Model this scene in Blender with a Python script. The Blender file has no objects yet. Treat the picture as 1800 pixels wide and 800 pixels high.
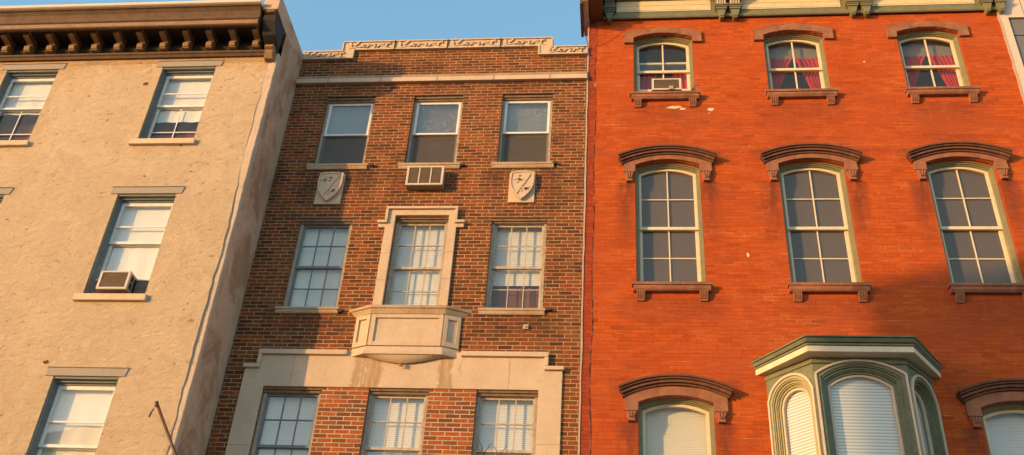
import bpy, bmesh, math, random
from mathutils import Vector, Matrix
random.seed(7)
S = bpy.context.scene
COL = S.collection
ZO = 1.6                       # eye height: heights below are measured from the eye, the ground is at -ZO
GZ = -ZO
SUN = Vector((1.34, 1.0, -0.214)).normalized()      # direction the sunlight travels

# ------------------------------------------------------------------ node helpers
def mat(name):
    m = bpy.data.materials.new(name); m.use_nodes = True
    nt = m.node_tree
    for n in list(nt.nodes): nt.nodes.remove(n)
    out = nt.nodes.new('ShaderNodeOutputMaterial')
    return m, nt, out
def nd(nt, typ, ins=None, **attrs):
    n = nt.nodes.new(typ)
    for k, v in attrs.items(): setattr(n, k, v)
    for k, v in (ins or {}).items():
        if isinstance(v, bpy.types.NodeSocket): nt.links.new(v, n.inputs[k])
        else: n.inputs[k].default_value = v
    return n
def mth(nt, op, a, b=None, c=None):
    ins = {0: a}
    if b is not None: ins[1] = b
    if c is not None: ins[2] = c
    return nd(nt, 'ShaderNodeMath', ins, operation=op).outputs[0]
def mixc(nt, fac, a, b, mode='MIX'):
    n = nt.nodes.new('ShaderNodeMix'); n.data_type = 'RGBA'; n.blend_type = mode
    for s, v in ((n.inputs[0], fac), (n.inputs[6], a), (n.inputs[7], b)):
        if isinstance(v, bpy.types.NodeSocket): nt.links.new(v, s)
        else: s.default_value = v if not isinstance(v, tuple) else (v + (1,))[:4]
    return n.outputs[2]
def ramp(nt, fac, stops, interp='LINEAR'):
    n = nt.nodes.new('ShaderNodeValToRGB'); cr = n.color_ramp; cr.interpolation = interp
    while len(cr.elements) < len(stops): cr.elements.new(0.5)
    for e, (p, c) in zip(cr.elements, stops):
        e.position = p
        e.color = (c, c, c, 1) if isinstance(c, (int, float)) else (c + (1,))[:4]
    nt.links.new(fac, n.inputs[0]); return n.outputs[0]
def coords(nt, scale=None):
    c = nd(nt, 'ShaderNodeTexCoord').outputs['Object']
    if scale: c = nd(nt, 'ShaderNodeMapping', {'Vector': c, 'Scale': scale}).outputs[0]
    return c
def noise(nt, vec, scale, detail=4, rough=0.55, dist=0.0):
    return nd(nt, 'ShaderNodeTexNoise', {'Vector': vec, 'Scale': scale, 'Detail': detail, 'Roughness': rough, 'Distortion': dist}).outputs[0]
def finish(nt, out, col, rough=0.8, height=None, bstr=0.5, bdist=0.01, spec=0.3, normal=None):
    p = nd(nt, 'ShaderNodeBsdfPrincipled', {'Roughness': rough, 'Specular IOR Level': spec})
    if isinstance(col, bpy.types.NodeSocket): nt.links.new(col, p.inputs['Base Color'])
    else: p.inputs['Base Color'].default_value = (col + (1,))[:4]
    if height is not None:
        b = nd(nt, 'ShaderNodeBump', {'Strength': bstr, 'Distance': bdist, 'Height': height})
        nt.links.new(b.outputs[0], p.inputs['Normal'])
    nt.links.new(p.outputs[0], out.inputs[0]); return p

# ------------------------------------------------------------------ materials
def painted(name, col, dark=None, rough=0.55, amt=0.5, scale=6.0, bump=0.25, peel=None, spec=0.3):
    m, nt, out = mat(name)
    c = coords(nt)
    n1 = noise(nt, c, scale, 5, 0.65)
    n2 = noise(nt, coords(nt, (3, 3, 14)), scale * 2.2, 4, 0.6)
    d = dark or tuple(v * 0.62 for v in col)
    f = mth(nt, 'MULTIPLY', ramp(nt, n1, [(0.42, 0.0), (0.72, 1.0)]), amt)
    k = mixc(nt, f, col, d)
    f2 = mth(nt, 'MULTIPLY', ramp(nt, n2, [(0.45, 0.0), (0.75, 1.0)]), amt * 0.6)
    k = mixc(nt, f2, k, d)
    if peel:
        n3 = noise(nt, c, scale * 4, 5, 0.7)
        k = mixc(nt, ramp(nt, n3, [(0.62, 0.0), (0.66, 1.0)]), k, peel)
    finish(nt, out, k, rough, n1, bump, 0.004, spec); return m

def stucco_mat(name, base, dark, rough_amt=1.0, stain=None, top=None):
    m, nt, out = mat(name)
    c = coords(nt)
    big = noise(nt, c, 0.55, 5, 0.6)
    mid = noise(nt, c, 3.0, 6, 0.65, 0.6)
    fine = noise(nt, c, 32.0, 6, 0.75, 0.3)
    tro = noise(nt, coords(nt, (1.0, 1.0, 1.7)), 7.0, 9, 0.74, 0.45)
    grit = noise(nt, c, 60.0, 4, 0.7)
    sw = nd(nt, 'ShaderNodeSeparateXYZ', {0: c})
    vor = nd(nt, 'ShaderNodeTexVoronoi', {'Vector': nd(nt, 'ShaderNodeMapping', {'Vector': c, 'Scale': (1, 1, 2.1)}).outputs[0], 'Scale': 9.0, 'Randomness': 1.0}, feature='SMOOTH_F1').outputs[0]
    k = mixc(nt, ramp(nt, big, [(0.35, 0.0), (0.7, 1.0)]), base, tuple(v * 0.86 for v in base))
    k = mixc(nt, ramp(nt, mid, [(0.5, 0.0), (0.75, 0.45)]), k, dark)
    pit = ramp(nt, tro, [(0.345, 1.0), (0.405, 0.0)])
    k = mixc(nt, mth(nt, 'MULTIPLY', pit, 0.9 * rough_amt), k, tuple(v * 0.5 for v in dark))
    k = mixc(nt, ramp(nt, fine, [(0.5, 0.0), (0.72, 0.5 * rough_amt)]), k, dark)
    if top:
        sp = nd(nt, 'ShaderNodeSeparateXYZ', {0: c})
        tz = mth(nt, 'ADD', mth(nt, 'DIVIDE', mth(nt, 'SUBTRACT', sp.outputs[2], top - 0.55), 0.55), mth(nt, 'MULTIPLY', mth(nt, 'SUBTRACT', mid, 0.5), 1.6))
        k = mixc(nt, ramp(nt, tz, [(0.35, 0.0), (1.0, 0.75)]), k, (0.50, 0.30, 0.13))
    if stain:
        st = noise(nt, coords(nt, (1, 1.1, 0.75)), 1.3, 6, 0.68, 0.9)
        k = mixc(nt, ramp(nt, st, [(0.48, 0.0), (0.6, 0.75)]), k, stain)
    h = mth(nt, 'ADD', mth(nt, 'MULTIPLY', tro, 1.0), mth(nt, 'MULTIPLY', vor, 0.1))
    k = mixc(nt, ramp(nt, noise(nt, coords(nt, (1.6, 0.7, 0.3)), 1.3, 5, 0.7), [(0.5, 0.0), (0.72, 0.35)]), k, dark)      # rain streaks
    k = mixc(nt, ramp(nt, noise(nt, c, 1.6, 4, 0.6, 1.0), [(0.58, 0.0), (0.62, 0.3)]), k, tuple(v * 1.12 for v in base))      # patched areas
    h = mth(nt, 'ADD', h, mth(nt, 'MULTIPLY', fine, 0.2))
    h = mth(nt, 'ADD', h, mth(nt, 'MULTIPLY', grit, 0.16))
    h = mth(nt, 'ADD', h, mth(nt, 'MULTIPLY', mid, 0.3))
    finish(nt, out, k, 0.92, h, 0.9 * rough_amt, 0.05, 0.1); return m

def brick_mat(name, bw, ch, mw, stops, mortar, bump, wob=0.004, soot=None, mortar_soft=0.3, streak=None, chips=False, patchy=None, grime=None, vhide=0.0):
    m, nt, out = mat(name)
    c = coords(nt)
    wv = noise(nt, c, 7.0, 3, 0.6)
    wv2 = noise(nt, c, 40.0, 2, 0.5)
    s = nd(nt, 'ShaderNodeSeparateXYZ', {0: c})
    off = mth(nt, 'ADD', mth(nt, 'MULTIPLY', mth(nt, 'SUBTRACT', wv, 0.5), wob * 3), mth(nt, 'MULTIPLY', mth(nt, 'SUBTRACT', wv2, 0.5), wob))
    x = mth(nt, 'ADD', mth(nt, 'ADD', s.outputs[0], s.outputs[1]), off); z = mth(nt, 'ADD', s.outputs[2], off)
    rz = mth(nt, 'DIVIDE', z, ch); row = mth(nt, 'FLOOR', rz)
    rj = nd(nt, 'ShaderNodeTexWhiteNoise', {'W': row}, noise_dimensions='1D').outputs[0]
    rx = mth(nt, 'ADD', mth(nt, 'DIVIDE', x, bw), mth(nt, 'ADD', mth(nt, 'MULTIPLY', row, 0.5), mth(nt, 'MULTIPLY', rj, 0.16)))
    ix = mth(nt, 'FLOOR', rx)
    fx = mth(nt, 'FRACT', rx); fz = mth(nt, 'FRACT', rz)
    dx = mth(nt, 'MULTIPLY', mth(nt, 'MINIMUM', fx, mth(nt, 'SUBTRACT', 1.0, fx)), bw)
    dz = mth(nt, 'MULTIPLY', mth(nt, 'MINIMUM', fz, mth(nt, 'SUBTRACT', 1.0, fz)), ch)
    if vhide:       # upright joints buried under paint on most bricks
        hid = nd(nt, 'ShaderNodeTexWhiteNoise', {'Vector': nd(nt, 'ShaderNodeCombineXYZ', {0: mth(nt, 'FLOOR', mth(nt, 'ADD', rx, 0.5)), 1: row, 2: 7.3}).outputs[0]}, noise_dimensions='3D').outputs[0]
        dx = mth(nt, 'ADD', dx, mth(nt, 'MULTIPLY', mth(nt, 'LESS_THAN', hid, vhide), 1.0))
    d = mth(nt, 'DIVIDE', mth(nt, 'MINIMUM', dx, dz), mw)          # 0 in the joint middle
    brk = ramp(nt, d, [(0.5 - mortar_soft * 0.5, 0.0), (0.5 + mortar_soft * 0.5, 1.0)])
    vid = nd(nt, 'ShaderNodeCombineXYZ', {0: ix, 1: row}).outputs[0]
    wn = nd(nt, 'ShaderNodeTexWhiteNoise', {'Vector': vid}, noise_dimensions='2D')
    k = ramp(nt, wn.outputs[0], stops)
    ns = noise(nt, c, 22.0, 5, 0.7)
    k = mixc(nt, ramp(nt, ns, [(0.35, 0.35), (0.65, 0.0)]), k, tuple(v * 0.45 for v in stops[0][1]))
    mo = noise(nt, c, 5.0, 4, 0.6)
    mc = mixc(nt, ramp(nt, mo, [(0.35, 0.0), (0.7, 1.0)]), mortar, tuple(v * 0.6 for v in mortar))
    if patchy:      # where the joints show pale only here and there
        pn = noise(nt, coords(nt, (0.5, 0.5, 2.6)), 1.7, 5, 0.7)
        mc = mixc(nt, ramp(nt, pn, [(0.50, 0.0), (0.64, 1.0)]), patchy, mc)
    k = mixc(nt, brk, mc, k)
    big = noise(nt, coords(nt, (1, 1, 1.6)), 0.8, 5, 0.65, 0.4)
    if soot:
        k = mixc(nt, ramp(nt, big, [(0.5, 0.0), (0.78, soot[1])]), k, soot[0])
    if streak:
        sn = noise(nt, coords(nt, (0.55, 1, 11.0)), 4.2, 6, 0.75)
        k = mixc(nt, ramp(nt, sn, [(0.52, 0.0), (0.72, streak[1])]), k, streak[0])
        sn2 = noise(nt, coords(nt, (0.45, 1, 13.0)), 5.1, 6, 0.75)
        bl2 = noise(nt, coords(nt, (0.8, 1, 1.3)), 1.1, 6, 0.7, 0.8)
        k = mixc(nt, ramp(nt, bl2, [(0.48, 0.0), (0.66, 0.7)]), k, (0.38, 0.078, 0.026))
        k = mixc(nt, ramp(nt, sn2, [(0.56, 0.0), (0.74, streak[1] * 0.8)]), k, streak[2])
    if chips:
        cn = noise(nt, c, 11.0, 3, 0.6)
        k = mixc(nt, ramp(nt, cn, [(0.775, 0.0), (0.79, 0.9)]), k, (0.62, 0.48, 0.34))
    if grime:        # dirt under the sills and beside the hoods: (period, phase, colour, [(offset, width, z top, length, amount)...])
        per, ph, gc, gl_ = grime
        u = mth(nt, 'ABSOLUTE', mth(nt, 'MULTIPLY', mth(nt, 'SUBTRACT', mth(nt, 'FRACT', mth(nt, 'ADD', mth(nt, 'DIVIDE', mth(nt, 'SUBTRACT', s.outputs[0], ph), per), 0.5)), 0.5), per))
        gn = ramp(nt, noise(nt, coords(nt, (3.0, 1, 0.9)), 2.6, 5, 0.7), [(0.28, 0.0), (0.52, 1.0)])
        for (o_, w_, zt_, ln2, am) in gl_:
            gx = mth(nt, 'MAXIMUM', mth(nt, 'SUBTRACT', 1.0, mth(nt, 'DIVIDE', mth(nt, 'ABSOLUTE', mth(nt, 'SUBTRACT', u, o_)), w_)), 0.0)
            gz = mth(nt, 'DIVIDE', mth(nt, 'SUBTRACT', zt_, s.outputs[2]), ln2)
            gz = ramp(nt, gz, [(0.0, 0.0), (0.03, 1.0), (0.35, 0.8), (1.0, 0.0)])
            gf = mth(nt, 'MULTIPLY', mth(nt, 'MULTIPLY', mth(nt, 'POWER', gx, 0.6), gz), mth(nt, 'MULTIPLY', gn, am))
            k = mixc(nt, gf, k, gc)
    h = mth(nt, 'ADD', brk, mth(nt, 'MULTIPLY', ns, 0.35))
    h = mth(nt, 'ADD', h, mth(nt, 'MULTIPLY', wn.outputs[0], 0.3))
    finish(nt, out, k, 0.9, h, bump, 0.008, 0.08); return m

def stone_mat(name, base, dark, wash=0.5, rust=None, scale=1.0, drips=None):
    m, nt, out = mat(name)
    c = coords(nt)
    a = noise(nt, c, 2.2 * scale, 6, 0.65); b = noise(nt, coords(nt, (2.2, 1, 0.5)), 3.0 * scale, 5, 0.65); f = noise(nt, c, 45, 4, 0.6)
    k = mixc(nt, ramp(nt, a, [(0.38, 0.0), (0.72, wash)]), base, dark)
    k = mixc(nt, ramp(nt, b, [(0.55, 0.0), (0.8, wash)]), k, dark)
    if rust: k = mixc(nt, ramp(nt, noise(nt, c, 5.0, 5, 0.7), [(0.58, 0.0), (0.7, 0.5)]), k, rust)
    if drips:       # old water marks: (x, half width, foot, height)
        sp = nd(nt, 'ShaderNodeSeparateXYZ', {0: c})
        rag = mth(nt, 'ADD', mth(nt, 'MULTIPLY', mth(nt, 'SUBTRACT', noise(nt, coords(nt, (1, 1, 3.0)), 7.0, 5, 0.75), 0.5), 0.16), mth(nt, 'MULTIPLY', mth(nt, 'SUBTRACT', noise(nt, coords(nt, (0.4, 1, 1.0)), 3.0, 3, 0.6), 0.5), 0.22))
        tone = ramp(nt, noise(nt, coords(nt, (9.0, 1, 0.9)), 2.2, 5, 0.7), [(0.3, 0.35), (0.65, 1.0)])
        for (xc, hw, zf, zh) in drips:
            d = mth(nt, 'SUBTRACT', hw, mth(nt, 'ABSOLUTE', mth(nt, 'ADD', mth(nt, 'SUBTRACT', sp.outputs[0], xc), rag)))
            e = ramp(nt, mth(nt, 'DIVIDE', d, 0.05), [(0.0, 0.0), (0.9, 1.0)])
            zz_ = mth(nt, 'DIVIDE', mth(nt, 'SUBTRACT', sp.outputs[2], zf), zh)
            zm_ = ramp(nt, zz_, [(0.0, 0.0), (0.02, 1.0), (0.75, 0.85), (1.0, 0.55)])
            k = mixc(nt, mth(nt, 'MULTIPLY', mth(nt, 'MULTIPLY', e, zm_), mth(nt, 'MULTIPLY', tone, 0.9)), k, (0.34, 0.20, 0.085))
    k = mixc(nt, ramp(nt, f, [(0.3, 0.25), (0.6, 0.0)]), k, tuple(v * 0.5 for v in dark))
    h = mth(nt, 'ADD', a, mth(nt, 'MULTIPLY', f, 0.3))
    finish(nt, out, k, 0.88, h, 0.35, 0.012, 0.2); return m

def glass_mat(name, tint=(0.9, 0.93, 0.92), refl=1.0, dirt=0.05, gtint=(0.95, 0.84, 0.68)):
    m, nt, out = mat(name)
    c = coords(nt)
    wob = noise(nt, c, 1.8, 2, 0.5)
    bmp = nd(nt, 'ShaderNodeBump', {'Strength': 0.06, 'Distance': 0.02, 'Height': wob})
    tr = nd(nt, 'ShaderNodeBsdfTransparent', {'Color': tint + (1,)})
    gl = nd(nt, 'ShaderNodeBsdfGlossy', {'Color': (gtint + (1,)), 'Roughness': 0.02, 'Normal': bmp.outputs[0]})
    fc = nd(nt, 'ShaderNodeLayerWeight', {'Blend': 0.5}).outputs['Facing']      # same from both sides of a thin pane
    fac = mth(nt, 'MINIMUM', mth(nt, 'MULTIPLY', mth(nt, 'ADD', mth(nt, 'MULTIPLY', mth(nt, 'POWER', fc, 5.0), 0.96), 0.045), 1.8 * refl), 1.0)
    mx = nd(nt, 'ShaderNodeMixShader', {0: fac, 1: tr.outputs[0], 2: gl.outputs[0]})
    df = nd(nt, 'ShaderNodeBsdfDiffuse', {'Color': (0.55, 0.5, 0.42, 1)})
    dn = noise(nt, c, 3.0, 6, 0.7)
    dfac = mth(nt, 'MULTIPLY', ramp(nt, dn, [(0.3, 0.4), (0.75, 1.0)]), dirt)
    m2 = nd(nt, 'ShaderNodeMixShader', {0: dfac, 1: mx.outputs[0], 2: df.outputs[0]})
    nt.links.new(m2.outputs[0], out.inputs[0]); return m

def cloth_mat(name, col, dark, trans=0.25):
    m, nt, out = mat(name)
    n = noise(nt, coords(nt, (14, 3, 1.2)), 2.0, 4, 0.6)
    k = mixc(nt, ramp(nt, n, [(0.35, 0.0), (0.7, 0.6)]), col, dark)
    d = nd(nt, 'ShaderNodeBsdfDiffuse'); nt.links.new(k, d.inputs[0])
    t = nd(nt, 'ShaderNodeBsdfTranslucent'); nt.links.new(k, t.inputs[0])
    mx = nd(nt, 'ShaderNodeMixShader', {0: trans, 1: d.outputs[0], 2: t.outputs[0]})
    nt.links.new(mx.outputs[0], out.inputs[0]); return m

def blotch_mat(name):  # pale see-through blotches made from noise
    m, nt, out = mat(name)
    c = coords(nt)
    a = noise(nt, c, 7.0, 6, 0.72, 2.2); b = noise(nt, c, 1.7, 3, 0.5)
    f = mth(nt, 'MULTIPLY', ramp(nt, a, [(0.48, 0.0), (0.62, 0.55)]), ramp(nt, b, [(0.42, 0.0), (0.55, 1.0)]))
    f = mth(nt, 'ADD', f, 0.04)
    t = nd(nt, 'ShaderNodeBsdfTransparent'); d = nd(nt, 'ShaderNodeBsdfDiffuse', {0: (0.55, 0.45, 0.38, 1)})
    mx = nd(nt, 'ShaderNodeMixShader', {0: f, 1: t.outputs[0], 2: d.outputs[0]})
    nt.links.new(mx.outputs[0], out.inputs[0]); return m

def screen_mat(name, col, op):
    m, nt, out = mat(name)
    t = nd(nt, 'ShaderNodeBsdfTransparent')
    n = noise(nt, coords(nt), 3.0, 4, 0.6)
    k = mixc(nt, n, col, tuple(v * 0.7 for v in col))
    d = nd(nt, 'ShaderNodeBsdfDiffuse'); nt.links.new(k, d.inputs[0])
    mx = nd(nt, 'ShaderNodeMixShader', {0: op, 1: t.outputs[0], 2: d.outputs[0]})
    nt.links.new(mx.outputs[0], out.inputs[0]); return m

def crack_mat(name):
    m, nt, out = mat(name)
    n = noise(nt, coords(nt, (1, 1, 1.0)), 4.0, 5, 0.75)
    k = ramp(nt, n, [(0.44, (0.02, 0.012, 0.01)), (0.56, (0.22, 0.085, 0.05)), (0.66, (0.5, 0.38, 0.28))])
    finish(nt, out, k, 0.9); return m

M = {}
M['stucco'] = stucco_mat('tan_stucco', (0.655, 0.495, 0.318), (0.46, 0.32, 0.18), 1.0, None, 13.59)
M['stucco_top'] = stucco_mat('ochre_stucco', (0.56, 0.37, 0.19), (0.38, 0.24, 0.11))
M['stucco_side'] = stucco_mat('smooth_stucco', (0.62, 0.43, 0.29), (0.50, 0.33, 0.21), 0.35, (0.34, 0.19, 0.105))
M['stucco_strip'] = stucco_mat('patched_stucco', (0.64, 0.50, 0.36), (0.46, 0.33, 0.21), 0.6)
M['brick'] = brick_mat('mixed_brick', 0.2127, 0.0668, 0.0108,
    [(0.0, (0.105, 0.041, 0.018)), (0.2, (0.145, 0.058, 0.020)), (0.4, (0.21, 0.069, 0.019)), (0.58, (0.31, 0.075, 0.020)), (0.76, (0.27, 0.090, 0.022)), (0.9, (0.21, 0.088, 0.022)), (1.0, (0.155, 0.063, 0.022))],
    (0.56, 0.35, 0.215), 0.6, 0.0045, ((0.06, 0.026, 0.014), 0.5), 0.5, None, False, None,
    (1.583, -3.186 + 3.2125, (0.07, 0.032, 0.02), [(0.2, 0.5, 10.23 + 1.6, 0.55, 0.6), (0.5, 0.2, 10.3 + 1.6, 0.9, 0.5), (0.2, 0.55, 7.43 + 1.6, 0.5, 0.6), (0.0, 0.6, 12.2 + 1.6, 0.3, 0.55)]))
M['brick_pier'] = brick_mat('red_pier_brick', 0.2127, 0.0668, 0.0125,
    [(0.0, (0.15, 0.065, 0.03)), (0.25, (0.24, 0.085, 0.03)), (0.45, (0.40, 0.098, 0.025)), (0.75, (0.45, 0.12, 0.03)), (1.0, (0.2, 0.085, 0.04))],
    (0.60, 0.46, 0.33), 0.6, 0.0035, None, 0.4)
M['red'] = brick_mat('painted_red_brick', 0.205, 0.0640, 0.0075,
    [(0.0, (0.44, 0.082, 0.017)), (0.5, (0.52, 0.100, 0.019)), (0.85, (0.56, 0.112, 0.022)), (1.0, (0.34, 0.068, 0.018))],
    (0.74, 0.30, 0.12), 0.5, 0.006, ((0.30, 0.05, 0.02), 0.6), 0.8,
    ((0.36, 0.052, 0.012), 0.75, (0.68, 0.16, 0.04)), True, (0.38, 0.058, 0.014),
    (2.292, 0.767 - 3.095, (0.17, 0.045, 0.024), [(0.66, 0.19, 9.98 + 1.6, 1.4, 1.0), (0.2, 0.65, 11.62 + 1.6, 0.75, 0.5), (0.2, 0.65, 7.8 + 1.6, 0.7, 0.5), (0.66, 0.19, 5.8 + 1.6, 1.2, 0.95), (0.80, 0.16, 10.62 + 1.6, 0.35, 0.6), (0.80, 0.16, 6.45 + 1.6, 0.4, 0.6), (0.0, 0.7, 10.9 + 1.6, 0.32, 0.5)]), 0.35)
M['red_dark'] = brick_mat('weathered_red_brick', 0.205, 0.0640, 0.007,
    [(0.0, (0.30, 0.052, 0.022)), (0.5, (0.36, 0.062, 0.024)), (1.0, (0.42, 0.072, 0.028))],
    (0.25, 0.05, 0.025), 0.45, 0.006, ((0.2, 0.05, 0.03), 0.5), 0.8)
M['mortar'] = painted('pale_mortar', (0.50, 0.37, 0.26), None, 0.9)
M['crack'] = crack_mat('open_joint')
M['lime'] = stone_mat('limestone', (0.64, 0.485, 0.33), (0.46, 0.33, 0.21), 0.5)
M['lime_dirty'] = stone_mat('dirty_limestone', (0.42, 0.30, 0.18), (0.24, 0.155, 0.085), 0.8)
zf_ = 6.222 - (GZ + 4)
M['lime_stain'] = stone_mat('washed_limestone', (0.64, 0.485, 0.33), (0.46, 0.33, 0.21), 0.5, None, 1.0, [(-0.66, 0.085, zf_, 0.52), (-0.43, 0.15, zf_, 0.52), (0.66, 0.13, zf_, 0.52), (0.90, 0.03, zf_ + 0.2, 0.3)])
M['lime_sill'] = stone_mat('sill_stone', (0.52, 0.38, 0.24), (0.32, 0.21, 0.12), 0.8, (0.45, 0.2, 0.06))
M['sill_tan'] = stone_mat('cream_sill', (0.70, 0.55, 0.36), (0.54, 0.38, 0.22), 0.5)
M['lintel_grey'] = stone_mat('grey_lintel', (0.40, 0.34, 0.265), (0.31, 0.255, 0.20), 0.5)
M['brown_stone'] = stone_mat('brownstone', (0.37, 0.158, 0.082), (0.20, 0.082, 0.046), 0.95, (0.46, 0.24, 0.14), 1.6)
M['brown_dark'] = stone_mat('dark_brownstone', (0.20, 0.085, 0.050), (0.10, 0.048, 0.032), 0.95, (0.32, 0.17, 0.10), 1.6)
M['green'] = painted('olive_green_paint', (0.21, 0.195, 0.098), (0.11, 0.12, 0.07), 0.5, 0.6)
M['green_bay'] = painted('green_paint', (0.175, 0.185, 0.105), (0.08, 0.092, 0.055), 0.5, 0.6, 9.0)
M['olive_sunlit'] = painted('sunlit_olive_paint', (0.36, 0.32, 0.17), (0.22, 0.19, 0.095), 0.5, 0.5, 9.0)  # lighter copy of the bay green, painting in sun on the left facet
M['green_casing'] = painted('faded_green_paint', (0.27, 0.245, 0.135), (0.16, 0.155, 0.09), 0.55, 0.6)
M['cream'] = painted('cream_paint', (0.72, 0.62, 0.42), (0.5, 0.40, 0.24), 0.5, 0.4)
M['cream_pink'] = painted('pale_bead_paint', (0.62, 0.50, 0.36), (0.42, 0.32, 0.22), 0.5, 0.4)
M['panel_cream'] = painted('cream_board', (0.72, 0.58, 0.34), (0.5, 0.37, 0.19), 0.6, 0.5, 9.0)
M['white'] = painted('white_paint', (0.80, 0.78, 0.73), (0.5, 0.46, 0.4), 0.45, 0.35)
M['casing'] = painted('grey_casing', (0.22, 0.235, 0.22), (0.12, 0.13, 0.125), 0.6, 0.6)
M['jamb'] = painted('grey_jamb', (0.42, 0.37, 0.29), (0.24, 0.205, 0.16), 0.7, 0.8, 12.0, 0.6)
M['muntin'] = painted('old_muntin', (0.55, 0.46, 0.35), (0.30, 0.22, 0.15), 0.6, 0.8, 14.0)
M['head_brown'] = painted('brown_head_board', (0.24, 0.16, 0.09), (0.10, 0.065, 0.04), 0.7, 0.8, 10.0)
M['cornice'] = painted('brown_cornice_paint', (0.155, 0.085, 0.043), (0.065, 0.036, 0.021), 0.65, 0.75, 5.0, 0.4)
M['cornice_lit'] = painted('sunlit_cornice_paint', (0.33, 0.20, 0.10), (0.18, 0.10, 0.05), 0.6, 0.7, 5.0)  # lighter copy of the cornice paint, sunlight put into the colour
M['bracket'] = painted('worn_bracket_paint', (0.31, 0.18, 0.08), (0.15, 0.085, 0.04), 0.6, 0.7, 9.0)
M['cornice_dark'] = painted('dark_board', (0.05, 0.032, 0.02), (0.025, 0.016, 0.012), 0.85, 0.6)  # near-black board in the recess behind the brackets
M['metal_edge'] = painted('galvanised_edge', (0.72, 0.60, 0.44), (0.5, 0.38, 0.25), 0.5, 0.3)
M['tar'] = painted('tar', (0.02, 0.017, 0.015), (0.05, 0.035, 0.025), 0.7, 0.8, 14.0, 1.0)
M['soffit'] = painted('brown_soffit', (0.17, 0.085, 0.04), None, 0.7, 0.4)
M['steel'] = painted('rusty_steel', (0.10, 0.05, 0.03), (0.05, 0.025, 0.018), 0.8, 0.7, 12.0)
M['glass'] = glass_mat('window_glass')
M['glass_dim'] = glass_mat('old_window_glass', (0.86, 0.88, 0.85), 2.5, 0.06, (1.0, 0.97, 0.80))
M['glass_storm'] = glass_mat('double_window_glass', (0.95, 0.96, 0.94), 1.7, 0.05, (1.0, 0.94, 0.74))
M['blind'] = painted('white_blind', (0.83, 0.82, 0.78), (0.7, 0.68, 0.63), 0.8, 0.25, 2.0, 0.1)

M['shade_grey'] = painted('grey_roller_shade', (0.12, 0.082, 0.058), (0.095, 0.066, 0.047), 0.9, 0.3, 1.2, 0.1)
M['shade_mid'] = painted('taupe_roller_shade', (0.22, 0.195, 0.165), (0.17, 0.15, 0.125), 0.9, 0.4, 1.2, 0.1)
M['curtain_red'] = cloth_mat('red_curtain_cloth', (0.72, 0.04, 0.03), (0.40, 0.015, 0.015))
M['curtain_white'] = cloth_mat('white_curtain_cloth', (0.72, 0.66, 0.56), (0.5, 0.44, 0.38))
M['curtain_brown'] = cloth_mat('brown_curtain_cloth', (0.22, 0.085, 0.05), (0.12, 0.05, 0.032), 0.1)
M['blotch'] = blotch_mat('pale_blotches')
M['screen'] = screen_mat('insect_screen', (0.15, 0.115, 0.085), 0.62)
M['room'] = painted('room_plaster', (0.30, 0.27, 0.23), None, 0.9, 0.2)
M['ac_case'] = painted('cream_metal_case', (0.64, 0.55, 0.41), (0.40, 0.31, 0.20), 0.45, 0.4)
M['ac_brown'] = painted('beige_metal_case', (0.42, 0.31, 0.19), (0.3, 0.2, 0.12), 0.5, 0.5)
M['iron'] = painted('brown_iron', (0.13, 0.058, 0.02), (0.06, 0.03, 0.015), 0.45, 0.6, 20.0)
M['twig'] = painted('bark', (0.09, 0.06, 0.045), None, 0.9)
M['wire'] = painted('black_cable', (0.02, 0.02, 0.022), None, 0.6)
M['beige_panel'] = stone_mat('beige_panel', (0.66, 0.56, 0.44), (0.56, 0.43, 0.29), 0.3)
M['grey_panel'] = painted('grey_spandrel', (0.17, 0.165, 0.155), (0.13, 0.13, 0.125), 0.3, 0.3)
M['roofing'] = painted('grey_roofing', (0.10, 0.095, 0.09), None, 0.9)
M['rust_hole'] = painted('broken_plaster', (0.17, 0.065, 0.028), (0.06, 0.026, 0.014), 0.9, 0.8, 25.0)
M['plaster_chip'] = painted('bare_plaster', (0.72, 0.56, 0.36), (0.55, 0.35, 0.18), 0.9, 0.6, 20.0)
def grille_mat(name, col, gap, pitch):
    m, nt, out = mat(name)
    s = nd(nt, 'ShaderNodeSeparateXYZ', {0: coords(nt)})
    f = mth(nt, 'FRACT', mth(nt, 'DIVIDE', s.outputs[2], pitch))
    n = noise(nt, coords(nt), 6.0, 4, 0.6)
    k = mixc(nt, ramp(nt, f, [(0.35, 0.0), (0.55, 1.0)]), gap, col)
    k = mixc(nt, ramp(nt, n, [(0.35, 0.0), (0.75, 0.6)]), k, gap)
    finish(nt, out, k, 0.7, f, 0.5, 0.004); return m
def slat_mat(name, pitch, dk, col=(0.87, 0.85, 0.79)):
    m, nt, out = mat(name)
    c = coords(nt); s = nd(nt, 'ShaderNodeSeparateXYZ', {0: c})
    f = mth(nt, 'FRACT', mth(nt, 'DIVIDE', s.outputs[2], pitch))
    n = noise(nt, c, 2.0, 4, 0.6)
    k = mixc(nt, ramp(nt, f, [(0.0, 1.0), (0.22, 0.5), (0.42, 0.0), (0.9, 0.0), (1.0, 1.0)]), col, tuple(v * dk for v in col))
    k = mixc(nt, mth(nt, 'MULTIPLY', n, 0.3), k, (0.6, 0.57, 0.5))
    finish(nt, out, k, 0.7); return m
M['slat'] = slat_mat('blind_slat', 0.033, 0.7); M['slat_cream'] = slat_mat('cream_blind_slat', 0.033, 0.8, (0.86, 0.77, 0.58)); M['slat_wide'] = slat_mat('wide_blind_slat', 0.045, 0.45)
M['grille'] = grille_mat('condenser_fins', (0.20, 0.125, 0.068), (0.06, 0.038, 0.022), 0.012)
M['accordion'] = grille_mat('side_panel_folds', (0.30, 0.24, 0.2), (0.12, 0.09, 0.075), 0.02)
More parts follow.
